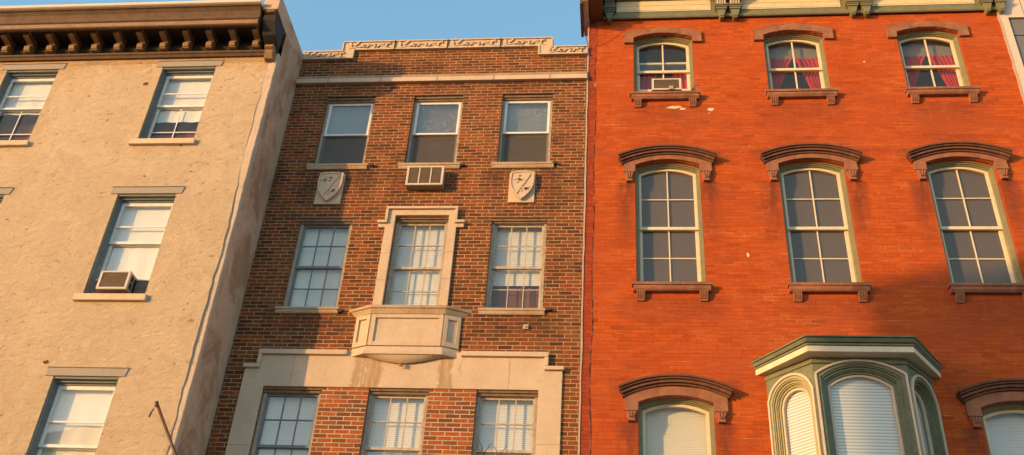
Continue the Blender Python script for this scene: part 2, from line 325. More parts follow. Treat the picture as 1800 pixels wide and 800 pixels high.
def ground_mat(name, col, sc):
    m, nt, out = mat(name)
    c = coords(nt); a = noise(nt, c, sc, 6, 0.7); b = noise(nt, c, 0.3, 4, 0.6)
    k = mixc(nt, a, tuple(v * 0.7 for v in col), tuple(v * 1.25 for v in col))
    k = mixc(nt, ramp(nt, b, [(0.4, 0.0), (0.7, 0.5)]), k, tuple(v * 0.6 for v in col))
    finish(nt, out, k, 0.9, a, 0.3, 0.01); return m
M['asphalt'] = ground_mat('asphalt', (0.06, 0.058, 0.055), 30.0)
M['paving'] = ground_mat('paving', (0.30, 0.27, 0.23), 12.0)
M['earth'] = ground_mat('earth', (0.12, 0.105, 0.08), 1.0)
M['line'] = painted('road_paint', (0.7, 0.66, 0.5), None, 0.8)
M['house_brick'] = brick_mat('house_brick', 0.2127, 0.0668, 0.0125,
    [(0.0, (0.16, 0.06, 0.04)), (0.5, (0.25, 0.085, 0.05)), (1.0, (0.3, 0.11, 0.06))], (0.42, 0.36, 0.3), 0.4)

# ------------------------------------------------------------------ mesh builder
ORIG = {}
class MB:
    def __init__(s, xf=None): s.v = []; s.f = []; s.xf = xf
    def add(s, pts, faces):
        o = len(s.v)
        s.v += [s.xf(*p) if s.xf else tuple(p) for p in pts]
        s.f += [tuple(i + o for i in f) for f in faces]
    def box(s, x0, x1, y0, y1, z0, z1):
        p = [(x0, y0, z0), (x1, y0, z0), (x1, y1, z0), (x0, y1, z0), (x0, y0, z1), (x1, y0, z1), (x1, y1, z1), (x0, y1, z1)]
        s.add(p, [(0, 1, 5, 4), (1, 2, 6, 5), (2, 3, 7, 6), (3, 0, 4, 7), (4, 5, 6, 7), (3, 2, 1, 0)]); return s
    def quad(s, a, b, c, d): s.add([a, b, c, d], [(0, 1, 2, 3)]); return s
    def prism(s, poly, y0, y1):                 # xz polygon pushed along y
        n = len(poly)
        p = [(x, y0, z) for x, z in poly] + [(x, y1, z) for x, z in poly]
        s.add(p, [tuple(range(n)), tuple(range(2 * n - 1, n - 1, -1))] + [(i, i + n, (i + 1) % n + n, (i + 1) % n) for i in range(n)]); return s
    def prism_x(s, poly, x0, x1):               # yz polygon pushed along x
        n = len(poly)
        p = [(x0, y, z) for y, z in poly] + [(x1, y, z) for y, z in poly]
        s.add(p, [tuple(range(n)), tuple(range(2 * n - 1, n - 1, -1))] + [(i, i + n, (i + 1) % n + n, (i + 1) % n) for i in range(n)]); return s
    def prism_z(s, poly, z0, z1, top=None):     # xy polygon pushed along z
        n = len(poly); top = top or poly
        p = [(x, y, z0) for x, y in poly] + [(x, y, z1) for x, y in top]
        s.add(p, [tuple(range(n - 1, -1, -1)), tuple(range(n, 2 * n))] + [(i, (i + 1) % n, (i + 1) % n + n, i + n) for i in range(n)]); return s
    def ring(s, o, i, y0, y1):                  # frame between two outlines with the same number of points
        n = len(o)
        p = [(x, y0, z) for x, z in o] + [(x, y0, z) for x, z in i] + [(x, y1, z) for x, z in o] + [(x, y1, z) for x, z in i]
        f = []
        for k in range(n):
            j = (k + 1) % n
            f += [(k, j, j + n, k + n), (k + 2 * n, k + 3 * n, j + 3 * n, j + 2 * n), (k, k + 2 * n, j + 2 * n, j), (k + n, j + n, j + 3 * n, k + 3 * n)]
        s.add(p, f); return s
    def strip(s, top, bot, y0, y1):             # band between two open curves (xz), pushed along y
        n = len(top)
        s.prism(list(top) + list(reversed(bot)), y0, y1); return s
    def tube(s, path, r, n=8, r1=None):
        path = [Vector(p) for p in path]; m = len(path); pts = []; fs = []
        up = Vector((0, 0, 1))
        for i, p in enumerate(path):
            d = (path[min(i + 1, m - 1)] - path[max(i - 1, 0)]).normalized()
            a = d.cross(up)
            if a.length < 1e-3: a = d.cross(Vector((1, 0, 0)))
            a.normalize(); b = d.cross(a)
            rr = r if r1 is None else r + (r1 - r) * i / (m - 1)
            for k in range(n):
                t = 2 * math.pi * k / n
                pts.append(tuple(p + a * math.cos(t) * rr + b * math.sin(t) * rr))
        for i in range(m - 1):
            for k in range(n):
                fs.append((i * n + k, i * n + (k + 1) % n, (i + 1) * n + (k + 1) % n, (i + 1) * n + k))
        fs += [tuple(range(n - 1, -1, -1)), tuple(range((m - 1) * n, m * n))]
        s.add(pts, fs); return s
    def sheet(s, fn, nu, nv):
        p = [fn(u / nu, v / nv) for v in range(nv + 1) for u in range(nu + 1)]
        s.add(p, [(v * (nu + 1) + u, v * (nu + 1) + u + 1, (v + 1) * (nu + 1) + u + 1, (v + 1) * (nu + 1) + u) for v in range(nv) for u in range(nu)]); return s
    def build(s, name, m, parent=None, bevel=0.0, smooth=False, jitter=0.0, recalc=True):
        xs = [p[0] for p in s.v]; ys = [p[1] for p in s.v]; zs = [p[2] for p in s.v]
        o = Vector(((min(xs) + max(xs)) / 2, (min(ys) + max(ys)) / 2, min(zs)))
        me = bpy.data.meshes.new(name)
        me.from_pydata([(p[0] - o.x, p[1] - o.y, p[2] - o.z) for p in s.v], [], s.f); me.update()
        bm = bmesh.new(); bm.from_mesh(me)
        if recalc: bmesh.ops.recalc_face_normals(bm, faces=bm.faces)
        if bevel:
            ed = [e for e in bm.edges if len(e.link_faces) == 2 and e.calc_face_angle(0) > 0.5]
            bmesh.ops.bevel(bm, geom=ed, offset=bevel, segments=2, profile=0.6, affect='EDGES', clamp_overlap=True)
        if jitter:
            for v in bm.verts: v.co += Vector((random.uniform(-1, 1), random.uniform(-1, 1), random.uniform(-1, 1))) * jitter
        bm.to_mesh(me); bm.free()
        if smooth:
            for p in me.polygons: p.use_smooth = True
        me.materials.append(M[m])
        return link(name, me, o + Vector((0, 0, ZO)), parent)
def link(name, data, world, parent=None):
    ob = bpy.data.objects.new(name, data); COL.objects.link(ob)
    ORIG[ob.name] = Vector(world)
    if parent is not None:
        ob.parent = parent; ob.location = Vector(world) - ORIG[parent.name]
    else: ob.location = world
    return ob
def empty(name, x, y, z, label, cat, group=None):
    o = link(name, None, (x, y, z + ZO)); o.empty_display_size = 0.3
    o['label'] = label; o['category'] = cat
    if group: o['group'] = group
    return o
def wall(outer, holes, y, reveal, name, m, parent):
    """flat wall with real openings and their reveals"""
    bm = bmesh.new(); edges = []
    loops = []
    for lp in [outer] + holes:
        vs = [bm.verts.new((x, y, z)) for x, z in lp]; loops.append(vs)
        for i in range(len(vs)): edges.append(bm.edges.new((vs[i], vs[(i + 1) % len(vs)])))
    bmesh.ops.triangle_fill(bm, edges=edges, use_beauty=True, normal=(0, -1, 0))
    for vs in loops:
        nv = [bm.verts.new((v.co.x, v.co.y + reveal, v.co.z)) for v in vs]
        for i in range(len(vs)):
            j = (i + 1) % len(vs); bm.faces.new((vs[i], vs[j], nv[j], nv[i]))
    bm.verts.ensure_lookup_table(); bm.verts.index_update()
    mb = MB(); mb.add([tuple(v.co) for v in bm.verts], [tuple(v.index for v in f.verts) for f in bm.faces]); bm.free()
    return mb.build(name, m, parent, recalc=True)

NA = 14
def outline(x0, x1, z0, zs, rise):
    """opening: two bottom corners then the arch from right to left"""
    pts = [(x0, z0), (x1, z0)]
    xc = (x0 + x1) / 2; hw = (x1 - x0) / 2
    for k in range(NA + 1):
        u = 1 - 2 * k / NA
        pts.append((xc + hw * u, arch_z(u, zs, rise, hw)))
    return pts
def arch_z(u, zs, rise, hw):
    if rise <= 1e-5: return zs
    if rise >= hw * 0.98: return zs + rise * math.sqrt(max(0, 1 - u * u))
    R = (hw * hw + rise * rise) / (2 * rise)
    return zs + math.sqrt(R * R - (u * hw) ** 2) - (R - rise)
def inset(x0, x1, z0, zs, rise, d, db=None):
    db = d if db is None else db
    hw = (x1 - x0) / 2
    return (x0 + d, x1 - d, z0 + db, zs - d * (1 if rise < 1e-5 else 0.75), rise * (1 - 0.6 * d / hw) if rise > 1e-5 else 0)
def arc(xc, hw, zs, rise, n=18):                # left to right
    return [(xc + hw * (-1 + 2 * k / n), arch_z(-1 + 2 * k / n, zs, rise, hw)) for k in range(n + 1)]
def slats(x0, x1, z0, z1, y, pitch, tilt=0.016, xf=None):
    mb = MB(xf); z = z1
    while z > z0:
        j = random.uniform(-0.0025, 0.0025)
        mb.add([(x0, y - tilt, z - pitch * 1.12 + j), (x1, y - tilt, z - pitch * 1.12 - j), (x1, y + tilt * 0.4, z), (x0, y + tilt * 0.4, z)], [(0, 1, 2, 3)])
        z -= pitch
    return mb
def drape(x0, x1, bx0, bx1, z0, z1, y, waves, amp, bell=1.0):
    def f(u, v):
        a, b = x0 + (bx0 - x0) * v ** bell, x1 + (bx1 - x1) * v ** bell
        return (a + (b - a) * u, y + amp * math.sin(u * waves * 2 * math.pi + 0.7 * math.sin(3 * v)) * (0.6 + 0.4 * math.sin(7 * u)), z1 + (z0 - z1) * v)
    mb = MB(); mb.sheet(f, waves * 8, 10); return mb
def bars(mb, xs, zs, box_, y0, y1, t):
    x0, x1, z0, z1 = box_
    for x in xs: mb.box(x - t / 2, x + t / 2, y0, y1, z0, z1)
    for z in zs: mb.box(x0, x1, y0 + 0.002, y1 - 0.002, z - t / 2, z + t / 2)
def interior(B, x0, x1, y0, y1, floors, top, name='interior'):
    mb = MB()
    for z in floors: mb.box(x0, x1, y0, y1, z - 0.15, z)
    mb.quad((x0, y1, GZ), (x1, y1, GZ), (x1, y1, top), (x0, y1, top))
    return mb.build(name, 'room', B, recalc=False)

# ================================================================== TAN STUCCO BUILDING
LY = -1.0; LX1 = -5.856; LX0 = -13.6
L = empty('stucco_building', -9.7, LY, GZ, 'tan stucco row building with brown bracketed cornice and grey lintels, at the left', 'building')
LW = 0.965
cols = [-7.392, -10.259]
rows = [(10.125, 11.77), (7.175, 9.03), (4.20, 5.86)]
holes = [outline(c - LW / 2, c + LW / 2, a, b, 0) for c in cols for a, b in rows]
# ragged right edge of the rough coat, where the older smooth corner strip begins
edge = []
zz = GZ
while zz < 11.98:
    edge.append((-5.945 + 0.014 * math.sin(zz * 1.7) + random.uniform(-0.014, 0.014) + max(0, zz - 8.5) * -0.02, zz)); zz += 0.13
edge.append((-6.03, 11.99))
wall([(LX0, GZ), ] + edge + [(LX0, 11.99)], holes, LY, 0.25, 'stucco_wall', 'stucco', L)
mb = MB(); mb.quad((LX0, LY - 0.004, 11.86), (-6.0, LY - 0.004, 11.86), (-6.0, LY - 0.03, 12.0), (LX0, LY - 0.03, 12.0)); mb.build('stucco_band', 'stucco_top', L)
# corner strip, standing a little behind the rough coat
mb = MB(); n = 120
ce = [(LX1 + random.uniform(-0.007, 0.003), GZ + (12.05 - GZ) * k / n) for k in range(n + 1)]
def sdep(z): return 0.004 + 0.021 * max(0.0, 1 - ((z - 7.0) / 2.6) ** 2) + 0.004 * math.sin(z * 3.1)
mb.add([(-6.2, LY + sdep(z) + 0.004, z) for x, z in ce] + [(x - 0.008, LY + sdep(z), z) for x, z in ce] + [(x + 0.004, LY + sdep(z) + 0.008, z) for x, z in ce] + [(LX1 + 0.002, LY + 0.12, z) for x, z in ce],
       [(i + a * (n + 1), i + (a + 1) * (n + 1), i + 1 + (a + 1) * (n + 1), i + 1 + a * (n + 1)) for a in range(3) for i in range(n)])
mb.build('corner_strip', 'stucco_strip', L)
mb = MB()
mb.quad((LX1, LY + 0.10, GZ), (LX1, 9, GZ), (LX1, 9, 12.98), (LX1, LY + 0.10, 12.98))
mb.build('side_wall', 'stucco_side', L, recalc=False)
mb = MB(); mb.quad((LX0, LY, GZ), (LX0, 9, GZ), (LX0, 9, 12.4), (LX0, LY, 12.4)); mb.build('party_wall', 'stucco_side', L, recalc=False)
mb = MB(); mb.quad((LX0, LY + 0.05, 12.42), (LX1 - 0.1, LY + 0.05, 12.42), (LX1 - 0.1, 9, 12.5), (LX0, 9, 12.5)); mb.build('roof', 'roofing', L, recalc=False)
interior(L, LX0 + 0.05, LX1 - 0.27, LY + 0.35, 2.5, [3.2, 6.25, 9.3, 12.2], 12.4)
# parapet of the party wall, standing proud of the cornice end
fw = MB()
fw.prism_x([(-1.48, 12.64), (-1.48, 12.985), (9, 12.985), (9, 12.60), (-1.10, 12.60)], -6.125, LX1 + 0.003)
fw.build('parapet', 'stucco_side', L, 0.012)
cb = MB()
cb.prism_x([(-1.35, 12.638), (-1.42, 12.55), (-1.42, 12.42), (-1.27, 12.22), (-1.05, 12.10), (LY + 0.02, 12.02), (LY + 0.02, 12.6), (-1.1, 12.598)], -6.10, LX1 - 0.02)
cb.build('corbel', 'tar', L, 0.01, jitter=0.008)
cb = MB()
cb.prism_x([(-1.45, 12.60), (-1.47, 12.635), (-1.30, 12.636), (-1.30, 12.57)], -6.06, LX1 - 0.05); cb.build('corbel_brick', 'bracket', L, 0.01, jitter=0.006)
cb = MB()
cb.prism_x([(-1.15, 12.10), (-1.19, 12.08), (-1.19, 12.03), (-1.13, 12.00), (-1.15, 11.94), (-1.09, 11.85), (LY - 0.01, 11.83), (LY - 0.01, 12.1)], -6.055, -5.90)
cb.build('end_bracket', 'bracket', L, 0.012, jitter=0.004)
# cornice
CX1 = -6.15
co = MB()
co.prism_x([(LY, 11.95), (-1.06, 11.95), (-1.085, 11.985), (-1.11, 12.0), (-1.11, 12.035), (-1.05, 12.06), (LY, 12.06)], LX0, CX1 + 0.09)
co.prism_x([(-1.40, 12.385), (-1.40, 12.30), (-1.455, 12.295), (-1.465, 12.305), (-1.465, 12.405), (-1.49, 12.425), (-1.50, 12.445), (-1.50, 12.46), (-1.445, 12.47), (-1.455, 12.52), (-1.49, 12.60), (-1.535, 12.655), (-1.56, 12.665), (-1.56, 12.695), (LY, 12.69), (LY, 12.40)], LX0, CX1)
co.build('cornice', 'cornice', L)
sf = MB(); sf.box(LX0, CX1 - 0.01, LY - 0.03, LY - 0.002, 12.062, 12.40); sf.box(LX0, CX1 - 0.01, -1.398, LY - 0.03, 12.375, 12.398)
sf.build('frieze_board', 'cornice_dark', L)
ed = MB(); ed.prism_x([(-1.57, 12.69), (-1.60, 12.705), (-1.605, 12.757), (-1.59, 12.762), (-1.02, 12.80), (-1.02, 12.697)], LX0, CX1 + 0.012); ed.build('roof_edge', 'metal_edge', L)
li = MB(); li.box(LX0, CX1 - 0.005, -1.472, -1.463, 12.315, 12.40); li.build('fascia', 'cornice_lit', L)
k = 0; x = -6.235
while x > -13.2:
    b = MB()
    b.prism_x([(-1.03, 12.062), (-1.15, 12.068), (-1.19, 12.09), (-1.20, 12.165), (-1.17, 12.20), (-1.135, 12.215), (-1.16, 12.245), (-1.26, 12.262), (-1.33, 12.27), (-1.345, 12.29), (-1.35, 12.355), (-1.335, 12.374), (-1.03, 12.374)], x - 0.052, x + 0.052)
    b.prism_x([(-1.025, 12.063), (-1.17, 12.063), (-1.17, 12.078), (-1.025, 12.078)], x - 0.062, x + 0.062)
    b.box(x - 0.058, x + 0.058, -1.358, -1.03, 12.355, 12.3735)
    b.build('cornice_bracket', 'bracket', L, 0.006)
    x -= 0.4175; k += 1
# windows
def l_window(c, a, b, style):
    x0, x1 = c - LW / 2, c + LW / 2
    y = LY
    fr = MB()
    o = outline(x0 + 0.002, x1 - 0.002, a, b - 0.002, 0)
    i1 = outline(x0 + 0.012, x1 - 0.012, a + 0.01, b - 0.03, 0)
    fr.ring(o, i1, y + 0.015, y + 0.26)
    i2 = outline(x0 + 0.03, x1 - 0.03, a + 0.02, b - 0.06, 0)
    fr.ring(i1, i2, y + 0.07, y + 0.26)
    i3 = outline(x0 + 0.05, x1 - 0.05, a + 0.03, b - 0.085, 0)
    fr.ring(i2, i3, y + 0.11, y + 0.26)
    W = fr.build('window', 'casing', L)
    X0, X1, Z0, Z1 = x0 + 0.05, x1 - 0.05, a + 0.03, b - 0.085
    zm = a + 0.535 * (b - a) if style != 'low' else a + 0.40 * (b - a)
    zm = {'cur_r': a + 0.51 * (b - a), 'cur_l': a + 0.51 * (b - a)}.get(style, zm)
    us = MB(); us.ring(outline(X0, X1, zm, Z1, 0), outline(X0 + 0.04, X1 - 0.04, zm + 0.045, Z1 - 0.06, 0), y + 0.13, y + 0.165)
    zs = zm + (Z1 - zm) * 0.40
    us.box(X0 + 0.02, X1 - 0.02, y + 0.115, y + 0.128, zs - 0.013, zs + 0.013)
    us.build('upper_sash', 'white', W, 0.003)
    ls = MB(); ls.ring(outline(X0, X1, Z0, zm + 0.03, 0), outline(X0 + 0.045, X1 - 0.045, Z0 + 0.05, zm - 0.01, 0), y + 0.168, y + 0.2)
    if style.startswith('cur'):
        bars(ls, [c + 0.01], [Z0 + 0.27], (X0 + 0.02, X1 - 0.02, Z0 + 0.02, zm - 0.03), y + 0.155, y + 0.167, 0.018)
    ls.build('lower_sash', 'white', W, 0.003)
    p = MB(); p.quad((X0, y + 0.15, zm), (X1, y + 0.15, zm), (X1, y + 0.15, Z1), (X0, y + 0.15, Z1))
    p.quad((X0, y + 0.185, Z0), (X1, y + 0.185, Z0), (X1, y + 0.185, zm), (X0, y + 0.185, zm))
    p.build('pane', 'glass' if style.startswith('cur') else 'glass_storm', W, recalc=False)
    bl = MB()
    zb = {'cur_r': zm - 0.27, 'cur_l': zm - 0.05}.get(style, a + 0.03)
    def bf(u, v): return (x0 + 0.02 + (LW - 0.04) * u, y + 0.215 + 0.008 * math.sin(u * 19) * v, b + (zb - b) * v)
    bl.sheet(bf, 24, 6); bl.build('blind', 'blind', W, smooth=True, recalc=False)
    if style.startswith('cur'):
        q = MB(); q.quad((x0, y + 0.42, a), (x1, y + 0.42, a), (x1, y + 0.42, b), (x0, y + 0.42, b)); q.build('inner_sheet', 'curtain_brown', W, recalc=False)  # plain brown sheet behind the panes
    lt = MB(); xl0, xl1 = c - 0.60, c + 0.595
    lt.prism([(xl0, b + 0.002), (xl1 - 0.03, b + 0.002), (xl1, b + 0.132), (xl0 + 0.0, b + 0.132)], y - 0.014, y + 0.05)
    lt.box(xl0 - 0.004, xl1 + 0.006, y - 0.028, y - 0.015, b + 0.124, b + 0.136)
    lt.build('lintel', 'lintel_grey', W, 0.004)
    sl = MB(); sl.box(c - 0.585, c + 0.53, y - 0.055, y + 0.10, a - 0.108, a - 0.002)
    sl.build('sill', 'sill_tan', W, 0.008, jitter=0.003)
    return W
l_window(cols[0], *rows[0], 'cur_r'); l_window(cols[1], *rows[0], 'cur_l')
l_window(cols[0], *rows[1], 'full'); l_window(cols[1], *rows[1], 'full')
l_window(cols[0], *rows[2], 'low'); l_window(cols[1], *rows[2], 'low')
def blob(x, z, r, y, n=11, sx=1.0):
    return [(x + sx * r * (0.6 + 0.6 * random.random()) * math.cos(2 * math.pi * k / n), z + r * (0.5 + 0.6 * random.random()) * math.sin(2 * math.pi * k / n)) for k in range(n)]
for (x, z, r) in ((-8.082, 11.39, 0.04), (-8.06, 6.07, 0.035), (-7.09, 10.0, 0.018), (-6.2, 11.93, 0.03)):
    mb = MB(); mb.prism(blob(x, z, r, 0, 11, 1.3), LY - 0.006, LY + 0.01); mb.build('broken_plaster', 'rust_hole', L)

# ================================================================== MIXED BRICK BUILDING
MX0, MX1 = -5.85, -0.575
B = empty('brown_brick_building', -3.2, 0, GZ, 'narrow mixed brown brick building with carved stepped parapet and limestone surrounds, in the middle', 'building')
mc = [-4.772, -3.186, -1.608]
MW = 0.885
MR = {1: (10.385, 11.925), 2: (7.575, 9.245), 3: (4.55, 6.235)}
mh = []
for r in (1, 2, 3):
    for c in mc:
        a, b = MR[r]
        if r == 2 and c == mc[1]: a, b = 7.52, 9.29
        w = 0.875 if r == 2 and c == mc[1] else MW
        mh.append(outline(c - w / 2, c + w / 2, a, b, 0))
wall([(MX0, GZ), (MX1, GZ), (MX1, 12.93), (-1.30, 12.93), (-1.30, 13.16), (-5.0, 13.16), (-5.0, 12.93), (MX0, 12.93)], mh, 0.0, 0.12, 'brick_wall', 'brick', B)
mb = MB(); mb.quad((MX0, 0.15, 12.3), (MX1, 0.15, 12.3), (MX1, 9, 12.4), (MX0, 9, 12.4)); mb.build('roof', 'roofing', B, recalc=False)
interior(B, MX0 + 0.04, MX1 - 0.02, 0.4, 3.2, [3.6, 6.85, 9.75, 12.25], 12.3)
mb = MB(); mb.quad((MX0 + 0.02, 0.13, GZ), (MX0 + 0.02, 3.2, GZ), (MX0 + 0.02, 3.2, 12.3), (MX0 + 0.02, 0.13, 12.3)); mb.quad((MX1 - 0.01, 0.13, GZ), (MX1 - 0.01, 3.2, GZ), (MX1 - 0.01, 3.2, 12.3), (MX1 - 0.01, 0.13, 12.3)); mb.build('party_wall', 'room', B, recalc=False)
# red brick piers between the lowest windows
for i, (x0, x1) in enumerate(((-4.328, -3.63), (-2.742, -2.052))):
    pm = MB(); pm.box(x0, x1, -0.012, 0.11, GZ + 4.5, 6.222); pm.build('pier', 'brick_pier', B)
# coping with carved scrolls
cp = MB()
outer = [(MX0, 13.03), (-5.125, 13.03), (-5.115, 13.262), (-1.21, 13.262), (-1.2, 13.03), (MX1, 13.03)]
inner = [(MX1, 12.83), (-1.465, 12.83), (-1.475, 13.04), (-4.878, 13.04), (-4.885, 12.83), (MX0, 12.83)]
cp.prism(outer + inner, -0.045, 0.22)
CP = cp.build('coping', 'lime', B, 0.008)
ln = MB()
def stepbox(pts, w, y0, y1):
    for (xa, za), (xb, zb) in zip(pts, pts[1:]):
        if abs(za - zb) < 0.02: ln.box(min(xa, xb) - w, max(xa, xb) + w, y0, y1, za - w, za + w)
        else: ln.box(xa - w, xa + w, y0 + 0.001, y1, min(za, zb) + w, max(za, zb) - w)
stepbox([(MX0 + 0.03, 12.845), (-4.90, 12.845), (-4.90, 13.055), (-1.455, 13.055), (-1.455, 12.845), (MX1 - 0.02, 12.845)], 0.014, -0.062, -0.046)
stepbox([(MX0 + 0.03, 13.017), (-5.11, 13.017), (-5.10, 13.248), (-1.224, 13.248), (-1.215, 13.017), (MX1 - 0.02, 13.017)], 0.012, -0.07, -0.046)
ln.build('bead', 'lime', CP)
def scroll(x0, x1, zc, h, flip=1):
    mb = MB(); w = x1 - x0; y = -0.05
    def leaf(x, z, ang, l, wd):
        n = 7; pts = []
        for k in range(n + 1):
            t = k / n; pts.append((t * l, wd * math.sin(math.pi * t) ** 0.7))
        low = [(t, -v * 0.5) for t, v in reversed(pts[1:-1])]
        ca, sa = math.cos(ang), math.sin(ang)
        mb.prism([(x + ca * u - sa * v, z + sa * u + ca * v) for u, v in pts + low], y - 0.022, y + 0.008)
    st = []
    for k in range(15):
        t = k / 14; st.append((x0 + w * (0.04 + 0.5 * t), y, zc + flip * h * (-0.42 + 0.84 * (t ** 1.5))))
    mb.tube(st, 0.009, 6)
    st = []
    for k in range(13):
        t = k / 12; st.append((x0 + w * (0.5 + 0.46 * t), y, zc + flip * h * (0.40 - 0.78 * t ** 0.8)))
    mb.tube(st, 0.008, 6)
    for (u, v, a, l, wd) in ((0.10, -0.15, 1.9, 0.11, 0.025), (0.17, -0.05, 0.9, 0.12, 0.026), (0.28, -0.30, 0.45, 0.13, 0.024), (0.36, -0.38, 1.3, 0.085, 0.022),
                             (0.43, -0.38, 1.0, 0.08, 0.02), (0.5, 0.05, 0.2, 0.12, 0.026), (0.6, -0.36, 1.5, 0.08, 0.022), (0.66, -0.38, 1.0, 0.08, 0.02), (0.70, 0.30, -0.35, 0.13, 0.026),
                             (0.80, 0.28, -1.0, 0.11, 0.024), (0.86, 0.0, 0.9, 0.09, 0.02), (0.93, 0.1, 1.7, 0.07, 0.02)):
        leaf(x0 + w * u, zc + flip * h * v, flip * a, l, wd)
    mb.build('carved_scroll', 'lime', CP, smooth=False)
jx = [-4.137, -3.15, -2.17]
for x0, x1 in ((-5.06, jx[0]), (jx[0], jx[1]), (jx[1], jx[2]), (jx[2], -1.28)): scroll(x0 + 0.03, x1 - 0.03, 13.148, 0.15)
scroll(-5.80, -5.02, 12.93, 0.13); scroll(-1.32, -0.60, 12.93, 0.13)
jt = MB()
for x in jx: jt.prism([(x - 0.006, 13.04), (x + 0.006, 13.04), (x + 0.01, 13.262), (x - 0.002, 13.262)], -0.074, -0.03)
jt.build('coping_joint', 'tar', CP)
# band course
bd = MB(); bd.prism_x([(0.05, 12.325), (-0.065, 12.325), (-0.068, 12.225), (0.05, 12.225)], MX0, MX1); BD = bd.build('band_course', 'lime', B, 0.006)
bd = MB(); bd.prism_x([(0.05, 12.425), (-0.022, 12.425), (-0.03, 12.40), (-0.034, 12.345), (-0.05, 12.326), (0.05, 12.326)], MX0, MX1); bd.build('band_top', 'lime_dirty', BD)
for x in (-5.25, -4.28, -3.25, -2.23, -1.23): bd = MB(); bd.box(x - 0.005, x + 0.005, -0.0695, -0.02, 12.226, 12.325); bd.build('band_joint', 'steel', BD)
def m_sill(c, zt, wl, wr):
    s = MB(); s.box(c - wl, c + wr, -0.050, 0.10, zt - 0.045, zt - 0.002); s.prism_x([(0.02, zt - 0.046), (-0.04, zt - 0.046), (-0.036, zt - 0.085), (-0.024, zt - 0.108), (0.02, zt - 0.108)], c - wl + 0.012, c + wr - 0.012)
    return s
def curt(W, x0, x1, z0, z1, y, m='curtain_white', n=3, amp=0.02):
    drape(x0, x1, x0, x1, z0, z1, y, n, amp).build('curtain', m, W, smooth=True, recalc=False)
def m_frame(c, w, a, b, d0, m, head=0.06, side=0.035, sy=0.07):
    fr = MB(); x0, x1 = c - w / 2, c + w / 2
    fr.ring(outline(x0 + 0.002, x1 - 0.002, a, b - 0.002, 0), outline(x0 + side, x1 - side, a + 0.02, b - head, 0), d0, d0 + 0.09)
    W = fr.build('window', m, B)
    hd = MB(); hd.box(x0 + 0.004, x1 - 0.004, d0 - 0.045, d0 - 0.001, b - head * 0.55, b - 0.004)
    hd.box(x0 + 0.004, x1 - 0.004, d0 - 0.02, d0 - 0.0015, b - head, b - head * 0.55 - 0.002)
    hd.build('head_board', 'head_brown', W)
    st = MB(); st.box(x0 - 0.10, x1 + 0.10, -0.004, 0.03, b + 0.001, b + 0.022); st.build('steel_lintel', 'steel', W)
    return W, x0 + side, x1 - side, a + 0.02, b - head
def m_top(c, idx):
    a, b = MR[1]
    W, x0, x1, z0, z1 = m_frame(c, MW, a, b, 0.07, 'jamb', 0.085, 0.045)
    zm = z0 + 0.495 * (z1 - z0)
    us = MB(); us.ring(outline(x0, x1, zm - 0.02, z1, 0), outline(x0 + 0.042, x1 - 0.042, zm + 0.016, z1 - 0.045, 0), 0.085, 0.12); us.build('upper_sash', 'white', W, 0.003)
    ls = MB(); ls.ring(outline(x0, x1, z0, zm + 0.012, 0), outline(x0 + 0.036, x1 - 0.036, z0 + 0.035, zm - 0.022, 0), 0.124, 0.15); ls.build('lower_sash', 'white', W, 0.003)
    p = MB(); p.quad((x0, 0.105, zm), (x1, 0.105, zm), (x1, 0.105, z1), (x0, 0.105, z1)); p.quad((x0, 0.138, z0), (x1, 0.138, z0), (x1, 0.138, zm), (x0, 0.138, zm)); p.build('pane', 'glass_dim', W, recalc=False)
    if idx == 0:
        q = MB(); q.quad((x0, 0.19, z0), (x1, 0.19, z0), (x1, 0.19, z1), (x0, 0.19, z1)); q.build('roller_shade', 'shade_mid', W, recalc=False)
        q = MB(); q.quad((x0, 0.122, z0), (x1, 0.122, z0), (x1, 0.122, zm - 0.02), (x0, 0.122, zm - 0.02)); q.build('insect_screen', 'screen', W, recalc=False)
    else:
        q = MB(); q.quad((x0, 0.21, zm - (0.0 if idx == 2 else 0.02)), (x1, 0.21, zm), (x1, 0.21, z1), (x0, 0.21, z1)); q.build('roller_shade', 'shade_mid' if idx == 2 else 'shade_grey', W, recalc=False)
        q = MB(); q.quad((x0, 0.17, zm - 0.3 if idx == 1 else zm), (x1, 0.17, zm - 0.3 if idx == 1 else zm), (x1, 0.17, z1), (x0, 0.17, z1)); q.build('blotchy_sheet', 'blotch', W, recalc=False)
        q = MB(); q.quad((x0, 0.122, z0), (x1, 0.122, z0), (x1, 0.122, zm - 0.02), (x0, 0.122, zm - 0.02)); q.build('insect_screen', 'screen', W, recalc=False)
        q = MB(); q.quad((x0, 0.28, z0), (x1, 0.28, z0), (x1, 0.28, zm), (x0, 0.28, zm)); q.build('inner_sheet', 'shade_grey', W, recalc=False)
    m_sill(c, a - 0.015, 0.54, 0.53).build('sill', 'lime_sill', W, 0.006, jitter=0.002)
for i, c in enumerate(mc): m_top(c, i)
